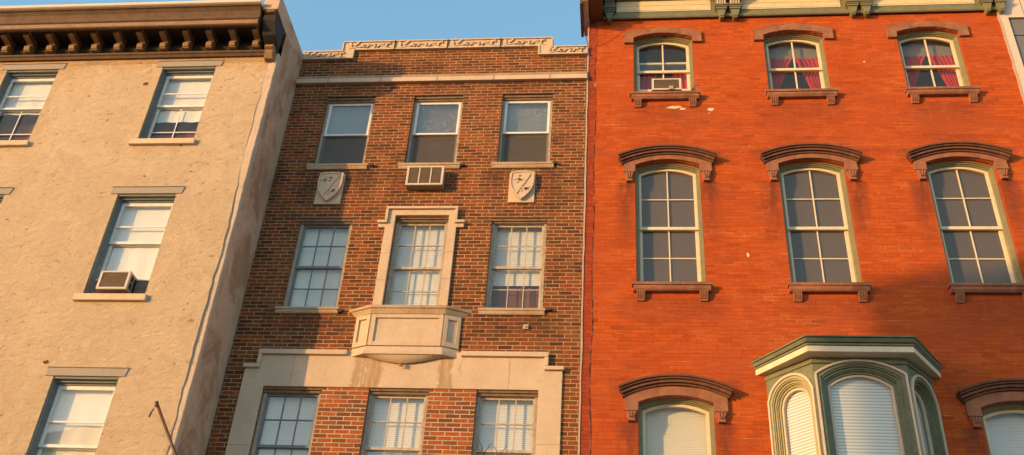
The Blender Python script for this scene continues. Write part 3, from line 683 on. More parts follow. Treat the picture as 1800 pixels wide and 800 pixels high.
def m_six(c, r, style):
    a, b = MR[r]; w = MW; d0 = 0.05
    if r == 2 and c == mc[1]: a, b, w, d0 = 7.52, 9.29, 0.875, 0.06
    W, x0, x1, z0, z1 = m_frame(c, w, a, b, d0, 'jamb', 0.075 if r == 2 else 0.085, 0.048)
    zm = z0 + 0.49 * (z1 - z0); y = d0 + 0.035
    us = MB(); us.ring(outline(x0, x1, zm - 0.022, z1, 0), outline(x0 + 0.03, x1 - 0.03, zm + 0.018, z1 - 0.035, 0), y, y + 0.03)
    gx = [x0 + 0.03 + (x1 - x0 - 0.06) * k / 3 for k in (1, 2)]
    bars(us, gx, [(zm + z1) / 2], (x0 + 0.02, x1 - 0.02, zm, z1 - 0.02), y + 0.004, y + 0.026, 0.016)
    us.build('upper_sash', 'muntin' if style != 'shade' else 'casing', W)
    ls = MB(); ls.ring(outline(x0, x1, z0, zm + 0.016, 0), outline(x0 + 0.03, x1 - 0.03, z0 + 0.045, zm - 0.018, 0), y + 0.033, y + 0.06)
    bars(ls, gx, [(zm + z0) / 2], (x0 + 0.02, x1 - 0.02, z0 + 0.02, zm), y + 0.037, y + 0.056, 0.016)
    ls.build('lower_sash', 'muntin' if style != 'shade' else 'casing', W)
    p = MB(); p.quad((x0, y + 0.02, zm), (x1, y + 0.02, zm), (x1, y + 0.02, z1), (x0, y + 0.02, z1)); p.quad((x0, y + 0.046, z0), (x1, y + 0.046, z0), (x1, y + 0.046, zm), (x0, y + 0.046, zm)); p.build('pane', 'glass' if style == 'half' else 'glass_storm', W, recalc=False)
    zb = z0 if style != 'half' else zm - 0.26
    slats(x0 - 0.01, x1 + 0.01, zb, z1 + 0.02, y + 0.115, 0.033, 0.004).build('blind', 'slat', W, recalc=False)
    if style == 'half':
        curt(W, x0, x0 + 0.50, z0, zm, y + 0.16, 'curtain_brown', 2, 0.012); curt(W, x0 + 0.52, x1, z0, zm, y + 0.17, 'curtain_brown', 2, 0.02)
    if r == 2 and c != mc[1]: m_sill(c, a - 0.01, 0.53, 0.49).build('sill', 'lime_sill', W, 0.006, jitter=0.002)
    return W
m_six(mc[0], 2, 'shade'); m_six(mc[1], 2, 'full'); m_six(mc[2], 2, 'half')
for i, c in enumerate(mc): m_six(c, 3, 'shade' if i == 0 else 'full')
# stone surround with ears round the middle window
sr = MB(); c = mc[1]
sr.prism([(c - 0.59, 7.60), (c - 0.59, 9.05), (c - 0.705, 9.05), (c - 0.705, 9.175), (c - 0.575, 9.175), (c - 0.575, 9.44), (c + 0.56, 9.44), (c + 0.56, 9.175), (c + 0.695, 9.175), (c + 0.695, 9.05), (c + 0.575, 9.05), (c + 0.575, 7.60),
          (c + 0.44, 7.60), (c + 0.44, 9.288), (c - 0.44, 9.288), (c - 0.44, 7.60)], -0.045, 0.06)
SR = sr.build('window_surround', 'lime', B, 0.006)
sr = MB()
for (xa, xb, za, zb, yy) in ((c - 0.60, c + 0.585, 9.395, 9.442, 0.0), (c - 0.60, c - 0.555, 9.175, 9.394, 0.001), (c + 0.54, c + 0.585, 9.175, 9.394, 0.001), (c - 0.72, c - 0.556, 9.122, 9.172, 0.0), (c + 0.541, c + 0.71, 9.122, 9.172, 0.0)):
    sr.box(xa, xb, -0.085 + yy, -0.046, za, zb)
sr.build('hood_mould', 'lime', SR, 0.008)
sr = MB()
for z in (8.55, 8.05):
    sr.box(c - 0.588, c - 0.442, -0.0465, -0.03, z - 0.004, z + 0.004); sr.box(c + 0.442, c + 0.573, -0.0465, -0.03, z + 0.02, z + 0.028)
sr.build('surround_joint', 'lime_dirty', SR)
# balconet
def hexp(hw, fw_, d): return [(c + 0.005 - hw, 0.02), (c + 0.005 - hw, 0.0), (c + 0.005 - fw_, -d), (c + 0.005 + fw_, -d), (c + 0.005 + hw, 0.0), (c + 0.005 + hw, 0.02)]
bb = MB(); bb.prism_z(hexp(0.80, 0.555, 0.10), 6.84, 7.45); BB = bb.build('balconet', 'lime', B, 0.004)
bb = MB(); bb.prism_z(hexp(0.955, 0.585, 0.165), 7.485, 7.535); bb.prism_z(hexp(0.84, 0.565, 0.128), 7.40, 7.484, hexp(0.92, 0.575, 0.15)); bb.build('balconet_cap', 'lime_sill', BB, 0.006)
bb = MB()
bb.prism_z(hexp(0.835, 0.585, 0.135), 6.77, 6.855, hexp(0.81, 0.565, 0.115)); bb.prism_z(hexp(0.845, 0.59, 0.145), 6.715, 6.768); bb.build('balconet_base', 'lime', BB, 0.006)
# raised rails and stiles round the recessed panels
bb = MB(); z0, z1 = 6.865, 7.395
for (xa, xb, za, zb) in ((c - 0.545, c - 0.475, z0, z1), (c + 0.485, c + 0.555, z0, z1), (c - 0.474, c + 0.484, z1 - 0.06, z1), (c - 0.474, c + 0.484, z0, z0 + 0.07)): bb.box(xa, xb, -0.126, -0.101, za, zb)
for sgn in (-1, 1):
    a0 = Vector((c + 0.005 + sgn * 0.555, -0.10)); a1 = Vector((c + 0.005 + sgn * 0.80, 0.0)); d = (a1 - a0); Ln = d.length; d.normalize(); nrm = Vector((sgn * 0.10, -0.245)).normalized()
    def xf(u, v, z, a0=a0, d=d, nrm=nrm): p = a0 + d * u - nrm * v; return (p.x, p.y, z)
    t = MB(xf)
    for (ua, ub, za, zb) in ((0.004, 0.065, z0, z1), (Ln - 0.06, Ln - 0.004, z0, z1), (0.066, Ln - 0.061, z1 - 0.07, z1), (0.066, Ln - 0.061, z0, z0 + 0.08)): t.box(ua, ub, -0.028, -0.001, za, zb)
    bb.add(t.v, t.f)
bb.build('panel_moulding', 'lime', BB, 0.004)
bb = MB(); n = 16
def sag(u): return 6.60 + 0.115 * abs(u) ** 1.6
for k in range(n):
    u0, u1 = -1 + 2 * k / n, -1 + 2 * (k + 1) / n
    for (d0, z0_, d1, z1_) in ((0.19, 6.714, 0.055, None),):
        xa, xb = c + 0.005 + 0.58 * u0, c + 0.005 + 0.58 * u1
        bb.add([(xa, -0.125, 6.714), (xb, -0.125, 6.714), (xb, -0.07, sag(u1)), (xa, -0.07, sag(u0)), (xa, -0.05, sag(u0)), (xb, -0.05, sag(u1))], [(0, 1, 2, 3), (3, 2, 5, 4)])
bb.build('balconet_apron', 'lime', BB, smooth=True)
bb = MB(); bb.tube([(c + 0.005, -0.085, 6.60), (c + 0.005, -0.095, 6.575), (c + 0.005, -0.09, 6.545)], 0.018, 8, 0.045); bb.build('pendant', 'lime', BB, 0.008)
# white stone surround round the lowest three windows
lx0, lx1 = mc[0] - MW / 2 + 0.058, mc[2] + MW / 2 - 0.03
ws = MB()
ws.prism([(-5.555, GZ + 4), (-5.555, 6.54), (-5.36, 6.54), (-5.36, 6.81), (-1.06, 6.81), (-1.06, 6.56), (-0.83, 6.56), (-0.83, GZ + 4), (mc[2] + MW / 2 + 0.002, GZ + 4), (mc[2] + MW / 2 + 0.002, 6.224), (mc[0] - MW / 2 - 0.002, 6.224), (mc[0] - MW / 2 - 0.002, GZ + 4)], -0.03, 0.05)
WS = ws.build('stone_surround', 'lime_stain', B, 0.006)
ws = MB()
for (xa, xb, za, zb, yy) in ((-5.385, c - 0.845, 6.735, 6.815, 0), (c + 0.86, -1.035, 6.735, 6.815, 0), (-5.385, -5.325, 6.572, 6.734, 0.001), (-1.095, -1.035, 6.592, 6.734, 0.001), (-5.58, -5.326, 6.51, 6.571, 0), (-1.094, -0.805, 6.53, 6.591, 0)):
    ws = MB(); ws.box(xa, xb, -0.075 + yy, -0.031, za, zb); ws.build('top_moulding', 'lime', WS, 0.012)
ws = MB()
for x in (-4.83, -3.76, -2.60, -1.60): ws.box(x - 0.004, x + 0.004, -0.0315, -0.02, 6.226, 6.733)
for z in (5.3, 4.2): ws.box(-5.55, -5.22, -0.0315, -0.02, z, z + 0.006); ws.box(-1.16, -0.835, -0.0315, -0.02, z + 0.1, z + 0.106)
ws.build('surround_joint', 'lime_dirty', WS)
# shield panels
def shield(x0, x1, z0, z1, nm):
    w = x1 - x0; xm = (x0 + x1) / 2
    s = MB(); s.box(x0, x1, -0.03, 0.04, z0, z1); P = s.build('shield_panel', 'lime', B, 0.006)
    def pr(sc): 
        pts = [(xm - w * 0.44 * sc, z1 - 0.02)]
        for k in range(9):
            t = k / 8; pts.append((xm - w * 0.47 * sc * (1 - t ** 2.4) + 0.0, z1 - 0.02 - (z1 - z0 - 0.05) * (0.25 + 0.75 * t)))
        for k in range(7, -1, -1):
            t = k / 8; pts.append((xm + w * 0.47 * sc * (1 - t ** 2.4), z1 - 0.02 - (z1 - z0 - 0.05) * (0.25 + 0.75 * t)))
        pts.append((xm + w * 0.47 * sc, z1 - 0.02)); pts.append((xm, z1 + 0.008)); return pts
    s = MB(); s.prism(pr(1.0), -0.075, -0.0305); E_ = s.build('shield', 'lime', P, 0.012)
    o = pr(1.0); i = [(xm + (x - xm) * 0.86, zc_ + (z - zc_) * 0.9) for (x, z) in o for zc_ in [(z0 + z1) / 2 + 0.03]]
    s = MB(); s.ring(o, i, -0.088, -0.074)
    s.prism([(x0 + w * 0.26, z0 + 0.17), (x0 + w * 0.33, z0 + 0.135), (x1 - 0.08, z1 - 0.09), (x1 - 0.10, z1 - 0.055)], -0.09, -0.074)
    for (cx_, cz_) in ((x0 + w * 0.33, z1 - 0.17), (x0 + w * 0.68, z0 + 0.24)):
        for k in range(12):
            a = random.uniform(0, 6.28); d = random.uniform(0.0, 0.085)
            px, pz = cx_ + d * math.cos(a) * 1.3, cz_ + d * math.sin(a)
            s.prism([(px + 0.035 * math.cos(q + a) * (1 if int(q * 2) % 2 else 0.5), pz + 0.022 * math.sin(q + a)) for q in (0, 1.05, 2.1, 3.14, 4.2, 5.2)], -0.086, -0.074)
    s.build('carving', 'lime', P)
    return P
shield(-5.045, -4.60, 9.53, 10.155, 0); shield(-1.815, -1.385, 9.545, 10.15, 1)
mb = MB(); mb.box(-1.435, -1.36, -0.03, 0.01, 7.215, 7.29); mb.tube([(-1.40, -0.03, 7.25), (-1.40, -0.06, 7.25)], 0.014, 8); mb.build('wall_anchor', 'muntin', B, 0.004)
for (x, z) in ((-4.17, 10.34), (-4.26, 7.50), (-2.62, 10.33), (-1.08, 10.35), (-1.06, 7.55)):
    mb = MB(); mb.prism(blob(x, z, 0.035, 0, 10, 1.3), -0.055, 0.01); mb.build('bracket_stub', 'steel', B)
mb = MB(); n = 70
pts = [(-0.582 + random.uniform(-0.004, 0.004), GZ + (13.72 - GZ) * k / n) for k in range(n + 1)]
mb.prism(pts + [(x + 0.026 + random.uniform(-0.005, 0.005), z) for x, z in reversed(pts)], -0.008, 0.02); mb.build('mortar_seam', 'mortar', B)

# ================================================================== RED BRICK BUILDING
RX0, RX1 = -0.556, 6.62
R = empty('red_brick_building', 3.0, 0, GZ, 'orange red painted brick building with arched brownstone hoods and green cornice, at the right', 'building')
rc = [0.767, 3.058, 5.351]
RH = 0.525
R1 = (11.845, 13.205, 0.115); R2 = (8.0, 10.28, 0.115); R3 = (3.95, 6.06, 0.12)
rh = []
for ccc in rc:
    for (a, b, r) in (R1, R2, R3):
        if (a, ccc) == (R3[0], rc[1]): rh.append(outline(2.2, 4.13, 3.6, 6.3, 0)); continue
        rh.append(outline(ccc - RH, ccc + RH, a, b, r))
wall([(-0.43, GZ), (RX1, GZ), (RX1, 13.72), (-0.43, 13.72)], rh, 0.0, 0.14, 'brick_wall', 'red', R)
mb = MB(); mb.box(RX0, -0.43, 0.004, 0.2, GZ, 13.72); mb.build('corner_pier', 'red_dark', R)
mb = MB(); n = 110; pts = [(-0.428 + 0.012 * math.sin(k * 0.31) + random.uniform(-0.007, 0.007), 3.0 + 10.7 * k / n) for k in range(n + 1)]
mb.prism([(x - 0.006, z) for x, z in pts] + [(x + 0.006 + random.uniform(-0.003, 0.006), z) for x, z in reversed(pts)], -0.004, 0.01); mb.build('wall_crack', 'crack', R)
mb = MB(); mb.quad((RX0 + 0.003, 0.2, GZ), (RX0 + 0.003, 9, GZ), (RX0 + 0.003, 9, 15.2), (RX0 + 0.003, 0.2, 15.2)); mb.quad((RX1 - 0.003, 0.15, GZ), (RX1 - 0.003, 9, GZ), (RX1 - 0.003, 9, 15.2), (RX1 - 0.003, 0.15, 15.2)); mb.build('side_wall', 'red_dark', R, recalc=False)
mb = MB(); mb.quad((RX0, 0.1, 15.2), (RX1, 0.1, 15.2), (RX1, 9, 15.25), (RX0, 9, 15.25)); mb.build('roof', 'roofing', R, recalc=False)
interior(R, RX0 + 0.02, RX1 - 0.02, 0.45, 3.4, [2.9, 7.2, 11.2, 13.85], 15.0)
for (x, z, r, s_) in ((0.92, 11.56, 0.042, 3.0), (1.06, 11.525, 0.028, 2.4), (1.537, 11.50, 0.045, 1.3), (1.50, 11.42, 0.012, 1.0), (1.938, 8.55, 0.05, 0.4), (4.20, 12.55, 0.02, 1.0), (5.95, 13.25, 0.03, 0.6)):
    mb = MB(); mb.prism(blob(x, z, r, 0, 13, s_), -0.004, 0.01); mb.build('bare_patch', 'plaster_chip', R)
def fluted(name, x0, x1, z0, z1, d, m, P, taper=0.75):
    mb = MB(); w = x1 - x0
    mb.prism_x([(0.0, z1), (-d, z1), (-d, z1 - (z1 - z0) * 0.35), (-d * 0.55, z0 + 0.015), (-d * 0.4, z0), (0.0, z0)], x0 + 0.01, x1 - 0.01)
    for k in range(4):
        x = x0 + w * (0.125 + 0.25 * k)
        mb.prism_x([(-d * 0.9, z1 - 0.018), (-d - 0.014, z1 - 0.018), (-d - 0.014, z1 - (z1 - z0) * 0.4), (-d * 0.6 - 0.012, z0 + 0.03), (-d * 0.5, z0 + 0.03)], x - w * 0.075, x + w * 0.075)
    mb.box(x0, x1, -d - 0.018, -0.001, z1 - 0.016, z1 - 0.001)
    return mb.build(name, m, P, 0.003)
def r_sill(P, c, zt):
    s = MB()
    s.box(c - 0.595, c + 0.60, -0.115, 0.14, zt - 0.05, zt - 0.003)
    s.prism_x([(0.02, zt - 0.051), (-0.10, zt - 0.051), (-0.095, zt - 0.10), (-0.07, zt - 0.135), (0.02, zt - 0.135)], c - 0.575, c + 0.58)
    sl = s.build('window_sill', 'brown_stone', R, 0.008, jitter=0.003)
    for x in (c - 0.53, c + 0.40): fluted('sill_bracket', x, x + 0.135, zt - 0.285, zt - 0.136, 0.065, 'brown_stone', sl)
def r_window(c, row, style):
    a, zs, r = {1: R1, 2: R2, 3: R3}[row]
    o = (c - RH + 0.003, c + RH - 0.003, a, zs - 0.002, r)
    i1 = inset(*o, 0.022, 0.015); i2 = inset(*o, 0.042, 0.022); i3 = inset(*o, 0.058, 0.026)
    fr = MB(); fr.ring(outline(*o), outline(*i1), 0.06, 0.2); fr.ring(outline(*i1), outline(*i2), 0.085, 0.2); fr.ring(outline(*i2), outline(*i3), 0.11, 0.2)
    W = fr.build('window', 'green_casing', R, 0.003)
    x0, x1, z0, z1, rr = i3; zt = z1 + rr
    if row == 3: zm = z0 + 0.42 * (zt - z0)
    else: zm = (12.545 if row == 1 else 9.15)
    y = 0.145
    us = MB()
    isx = (x0 + 0.04, x1 - 0.048, zm + 0.025, z1 - 0.035, rr * 0.93)
    us.ring(outline(x0, x1, zm - 0.03, z1, rr), outline(*isx), y, y + 0.035)
    bars(us, [c], [(zm + zt) / 2 - 0.03] if row == 2 else [], (x0 + 0.03, x1 - 0.03, zm, zt - 0.06), y + 0.005, y + 0.03, 0.02 if row == 2 else 0.026) if row != 3 else None
    us.build('upper_sash', 'cream', W, 0.003)
    lo, lt_ = (z0, zm + 0.02)
    if style == 'raised': lo, lt_ = 12.10, 12.80
    ls = MB(); ls.ring(outline(x0, x1, lo, lt_, 0), outline(x0 + 0.048, x1 - 0.055, lo + 0.055, lt_ - 0.045, 0), y + 0.038, y + 0.07)
    if row != 3: bars(ls, [c], [(lo + lt_) / 2 + 0.01] if row == 2 else [], (x0 + 0.03, x1 - 0.03, lo + 0.03, lt_ - 0.03), y + 0.043, y + 0.066, 0.02 if row == 2 else 0.026)
    ls.build('lower_sash', 'cream', W, 0.003)
    pts = outline(x0, x1, zm, z1, rr)
    p = MB(); p.add([(x, y + 0.018, z) for x, z in pts], [tuple(range(len(pts)))]); p.quad((x0, y + 0.055, lo), (x1, y + 0.055, lo), (x1, y + 0.055, lt_ if style == 'raised' else zm), (x0, y + 0.055, lt_ if style == 'raised' else zm))
    p.build('pane', 'glass', W, recalc=False)
    X0, X1 = c - RH, c + RH
    if row == 2:
        q = MB(); q.quad((x0, 0.21, a), (x1, 0.21, a), (x1, 0.21, zm), (x0, 0.21, zm)); q.quad((x0, 0.185, zm - 0.01), (x1, 0.185, zm - 0.01), (x1, 0.185, zt), (x0, 0.185, zt)); q.build('roller_shade', 'shade_grey', W, recalc=False)
    if style == 'curtain':
        q = MB(); q.quad((X0, 0.30, 12.93), (X1, 0.30, 12.93), (X1, 0.30, zt + 0.03), (X0, 0.30, zt + 0.03)); q.build('lit_room_sheet', 'shade_mid', W, recalc=False)  # taupe sheet standing in for the lit room above the curtains
        drape(c + 0.02, X1, c + 0.33, X1, a, 12.94, 0.29, 6, 0.035, 0.8).build('curtain', 'curtain_red', W, smooth=True, recalc=False)
        drape(X0, c + 0.02, X0, X0 + 0.14, a, 12.94, 0.30, 6, 0.035, 0.8).build('curtain', 'curtain_red', W, smooth=True, recalc=False)
    if style == 'raised':
        drape(c + 0.16, X1, c + 0.25, X1, a, 12.70, 0.30, 4, 0.03).build('curtain', 'curtain_red', W, smooth=True, recalc=False)
        drape(X0, c - 0.1, X0, X0 + 0.2, a, 12.62, 0.33, 4, 0.03).build('curtain', 'curtain_red', W, smooth=True, recalc=False)
        q = MB(); q.box(x0, c - 0.27, 0.16, 0.175, a + 0.01, 12.098); q.box(c + 0.29, x1, 0.16, 0.175, a + 0.01, 12.098); q.build('side_panel', 'white', W, 0.004)
    if row == 3:
        slats(X0, X1, a, zt, 0.265, 0.033, 0.004).build('blind', 'slat_cream' if c < 2 else 'slat', W, recalc=False)
    return W
def hood_flat(c):
    """plain segmental lintel of the top row"""
    t = arc(c, 0.69, 13.345, 0.125); b = arc(c, RH - 0.004, 13.21, 0.11)
    mb = MB(); mb.prism(t + [(c + 0.69, 13.09), (c + RH - 0.004, 13.09)] + list(reversed(b)) + [(c - RH + 0.004, 13.09), (c - 0.69, 13.09)], -0.05, 0.05)
    H = mb.build('window_hood', 'brown_stone', R, 0.008, jitter=0.006)
    return H
def hood(c, zt, zs_, spring, legs, bot, m, md):
    """moulded hood: crown zt, end zs_, inner arch spring, leg foot, bracket foot"""
    b = arc(c, RH - 0.004, spring, 0.11); t = arc(c, 0.71, spring + 0.115, 0.13)
    mb = MB(); mb.prism(t + [(c + 0.71, legs), (c + RH - 0.004, legs)] + list(reversed(b)) + [(c - RH + 0.004, legs), (c - 0.71, legs)], -0.05, 0.06)
    H = mb.build('window_hood', m, R, 0.006)
    mo = MB(); n = 18
    e = zs_; rise = zt - zs_
    lay = [(0.745, -0.135, -0.105, 0.075), (0.765, -0.104, -0.062, 0.11), (0.785, -0.061, -0.035, 0.14), (0.80, -0.034, 0.0, 0.165)]
    for hw, d0, d1, pr in lay:
        tt = arc(c, hw, e + d1 - 0.001, rise); bb_ = arc(c, hw - 0.012, e + d0, rise)
        mo.strip(tt, bb_, -pr, 0.03)
    mo.build('hood_moulding', md, H, 0.004)
    for sgn in (-1, 1):
        xa = c + sgn * 0.617
        k = MB(); w = 0.09; z1, z0 = legs - 0.002, bot
        k.box(xa - w, xa + w, -0.075, 0.0, z1 - 0.022, z1)
        k.prism([(xa - w * 0.92, z1 - 0.023), (xa + w * 0.92, z1 - 0.023), (xa + w * 0.6, z0 + 0.06), (xa + w * 0.45, z0 + 0.03), (xa - w * 0.45, z0 + 0.03), (xa - w * 0.6, z0 + 0.06)], -0.055, 0.0)
        for q in (-0.55, 0.0, 0.55):
            k.prism([(xa + w * (q - 0.2), z1 - 0.03), (xa + w * (q + 0.2), z1 - 0.03), (xa + w * (q * 0.45 + 0.06), z0 + 0.05), (xa + w * (q * 0.45 - 0.06), z0 + 0.05)], -0.075, -0.05)
        k.box(xa - w * 0.55, xa + w * 0.55, -0.06, 0.0, z0, z0 + 0.028)
        k.build('hood_bracket', m, H, 0.003)
    return H
for i, c in enumerate(rc):
    r_window(c, 1, 'raised' if i == 0 else 'curtain'); r_window(c, 2, 'shade')
    hood_flat(c); r_sill(R, c, R1[0]); r_sill(R, c, R2[0])
    hood(c, 10.62, 10.435, 10.29, 10.15, 9.95, 'brown_stone', 'brown_dark')
    if i != 1:
        r_window(c, 3, 'blind'); hood(c, 6.45, 6.262, 6.06, 5.945, 5.775, 'brown_stone', 'brown_dark')
# cornice of the red building
fz = MB(); fz.box(-0.30, RX1 + 0.05, -0.03, 0.12, 13.722, 14.30); FZ = fz.build('cornice_frieze', 'green', R)
fz = MB()
fz.prism_x([(-0.031, 13.69), (-0.06, 13.69), (-0.075, 13.715), (-0.075, 13.74), (-0.05, 13.755), (-0.05, 13.85), (-0.045, 13.858), (-0.031, 13.858)], -0.30, RX1 + 0.04)
fz.build('frieze_moulding', 'green', FZ, 0.004)
for (xa, xb) in ((-0.03, 1.625), (2.24, 3.93), (4.52, 6.25)):
    fr = MB(); fr.box(xa, xb, -0.05, -0.0305, 13.905, 14.125); Pn = fr.build('frieze_panel', 'panel_cream', R, 0.004)
    fr = MB(); fr.box(xa + 0.01, xb - 0.01, -0.058, -0.0505, 14.02, 14.035); fr.ring([(xa - 0.03, 13.88), (xb + 0.03, 13.88), (xb + 0.03, 14.15), (xa - 0.03, 14.15)], [(xa + 0.0, 13.905), (xb, 13.905), (xb, 14.125), (xa, 14.125)], -0.042, -0.031)
    fr.build('panel_bead', 'cream', Pn)
cn = MB()
cn.prism_x([(0.05, 14.16), (-0.09, 14.16), (-0.10, 14.22), (-0.34, 14.24), (-0.36, 14.36), (-0.42, 14.38), (-0.46, 14.56), (-0.52, 14.62), (-0.52, 14.70), (0.4, 15.2), (0.4, 14.16)], -0.30, RX1 + 0.12)
cn.build('cornice', 'green', R)
def console(x0, x1):
    w = x1 - x0
    k = MB()
    k.prism_x([(-0.031, 14.238), (-0.30, 14.238), (-0.31, 14.20), (-0.25, 14.10), (-0.165, 14.0), (-0.135, 13.90), (-0.031, 13.90)], x0, x1)
    K = k.build('cornice_bracket', 'green_bay' if x0 < 0 else 'green', R, 0.006)
    k = MB()
    for q in range(4):
        xx = x0 + w * (0.14 + 0.24 * q)
        k.prism_x([(-0.2, 14.237), (-0.32, 14.237), (-0.33, 14.19), (-0.265, 14.09), (-0.18, 13.99), (-0.152, 13.905), (-0.1, 13.905)], xx - w * 0.07, xx + w * 0.07)
    k.build('bracket_rib', 'cream_pink' if x0 > 0 else 'green_bay', K, 0.003)
    k = MB()
    k.box(x0 - 0.028, x1 + 0.028, -0.185, -0.04, 13.868, 13.898); k.box(x0 - 0.018, x1 + 0.018, -0.165, -0.04, 13.84, 13.867); k.box(x0 - 0.005, x1 + 0.005, -0.15, -0.04, 13.80, 13.839)
    k.prism([(x0 + 0.01, 13.799), (x1 - 0.01, 13.799), (x1 - 0.055, 13.64), (x0 + 0.055, 13.64)], -0.13, -0.0)
    k.box((x0 + x1) / 2 - 0.03, (x0 + x1) / 2 + 0.03, -0.12, -0.0, 13.605, 13.639)
    k.build('bracket_foot', 'green_bay' if x0 < 0 else 'green', K, 0.006)
for x0, x1 in ((-0.285, -0.10), (1.745, 1.925), (1.985, 2.175), (4.055, 4.24), (4.285, 4.475), (6.36, 6.535), (6.585, 6.765)): console(x0, x1)
mb = MB(); mb.prism_x([(0.0, 13.702), (-0.52, 13.702), (-0.56, 13.76), (-0.56, 14.75), (0.4, 14.75), (0.4, 13.703)], RX0 + 0.006, -0.312); mb.build('corner_block', 'soffit', R, 0.008)
mb = MB(); mb.box(-0.66, -0.565, -0.60, 0.3, 13.62, 14.4); mb.build('gutter_end', 'cream', R, 0.008)
mb = MB(); mb.box(-0.715, -0.665, -0.58, 0.25, 13.55, 14.3); mb.build('gutter_strap', 'cornice', R, 0.006)

# bay window
bx0, bxa, bxb, bx1, by = 2.03, 2.575, 3.80, 4.28, -0.555
def bayo(o):
    t = math.tan(math.radians(22.5))
    return [(bx0 - o * 0.68, 0.02), (bx0 - o * 0.68, 0.0), (bxa - o * t, by - o), (bxb + o * t, by - o), (bx1 + o * 0.68, 0.0), (bx1 + o * 0.68, 0.02)]
BY = MB()
facets = [((bx0, 0.0), (bxa, by), 0.30), ((bxa, by), (bxb, by), 0.20), ((bxb, by), (bx1, 0.0), 0.30)]
xfs = []
for (p, q, rr) in facets:
    a = Vector(p); d = Vector(q) - a; ln_ = d.length; d.normalize(); nr = Vector((d.y, -d.x))          # outward normal
    if nr.y > 0: nr = -nr
    def xf(u, v, z, a=a, d=d, nr=nr): w = a + d * u - nr * v; return (w.x, w.y, z)
    xfs.append((xf, ln_, rr))
ba, bs = 3.75, [6.07, 6.265, 6.07]
bmw = MB()
for (xf, ln_, rr), zs in zip(xfs, bs):
    bm = bmesh.new(); edges = []; rise = rr if ln_ < 1 else 0.20
    hole = outline(0.075, ln_ - 0.075, ba, zs - 0.02, rise * 0.94)
    for lp in ([(0, GZ + 4.9), (ln_, GZ + 4.9), (ln_, 6.60), (0, 6.60)], hole):
        vs = [bm.verts.new((x, 0, z)) for x, z in lp]
        for i in range(len(vs)): edges.append(bm.edges.new((vs[i], vs[(i + 1) % len(vs)])))
    bmesh.ops.triangle_fill(bm, edges=edges, use_beauty=True, normal=(0, -1, 0)); bm.verts.index_update()
    t = MB(xf); t.add([tuple(v.co) for v in bm.verts], [tuple(v.index for v in f.verts) for f in bm.faces]); bm.free()
    bmw.add(t.v, t.f)
BAY = bmw.build('bay_window', 'green_bay', R, recalc=False)
for j, ((xf, ln_, rr), zs) in enumerate(zip(xfs, bs)):
    rise = rr if ln_ < 1 else 0.20
    o = (0.012, ln_ - 0.012, ba - 0.08, zs + 0.02, rise)
    hold = MB(xf)
    i0 = inset(*o, 0.028, 0.02)
    hold.ring(outline(*o), outline(*i0), -0.035, 0.02); bd_ = hold.build('arch_bead', 'cream_pink', BAY, 0.006)
    st = MB(xf); prev = i0
    for (d, ya) in ((0.045, -0.012), (0.02, 0.004), (0.03, 0.03), (0.018, 0.05), (0.03, 0.075)):
        if ln_ < 1: d *= 0.72
        nx = inset(*prev, d, 0.02); st.ring(outline(*prev), outline(*nx), ya, 0.12); prev = nx
    st.build('arch_moulding', 'olive_sunlit' if j == 0 else 'green_bay', BAY, 0.003)
    sx = inset(*prev, 0.035 if ln_ > 1 else 0.028, 0.05)
    sh_ = MB(xf); sh_.ring(outline(*prev), outline(*sx), 0.10, 0.14); sh_.build('sash', 'cream_pink', BAY, 0.003)
    pts = outline(*prev)
    p = MB(xf); p.add([(x, 0.125, z) for x, z in pts], [tuple(range(len(pts)))]); p.build('pane', 'glass_storm' if j == 1 else 'glass', BAY, recalc=False)
    slats(prev[0] - 0.02, prev[1] + 0.02, ba, zs + rise, 0.185 if ln_ > 1 else 0.165, 0.045, 0.005, xf).build('blind', 'slat_wide', BAY, recalc=False)
cs = MB(); cs.prism_z(bayo(0.012), 6.44, 6.50); cs.prism_z(bayo(0.025), 6.43, 6.462); cs.build('bay_frieze', 'green_bay', BAY, 0.004)
cs = MB(); cs.prism_z(bayo(0.195), 6.512, 6.60); cs.build('bay_fascia', 'cream', BAY, 0.006)
cs = MB(); cs.prism_z(bayo(0.215), 6.602, 6.630); cs.prism_z(bayo(0.18), 6.6305, 6.642); cs.prism_z(bayo(0.22), 6.6425, 6.692, bayo(0.25)); cs.prism_z(bayo(0.22), 6.6925, 6.702); cs.prism_z(bayo(0.262), 6.7025, 6.727); cs.build('bay_cornice', 'green_bay', BAY, 0.005)
cs = MB(); cs.prism_z(bayo(0.25), 6.728, 6.80, [(bx0 - 0.1, 0.02), (bx0 - 0.1, 0.0), (bxa, -0.1), (bxb, -0.1), (bx1 + 0.1, 0.0), (bx1 + 0.1, 0.02)]); cs.build('bay_roof', 'roofing', BAY)
cs = MB(); cs.prism_z(bayo(0.0), GZ + 4.6, GZ + 4.9); cs.build('bay_base', 'green_bay', BAY)
BB_ = MB(); BB_.quad((bx0, 0.3, 3.6), (bx1, 0.3, 3.6), (bx1, 0.3, 6.6), (bx0, 0.3, 6.6)); BB_.build('bay_room', 'room', BAY, recalc=False)

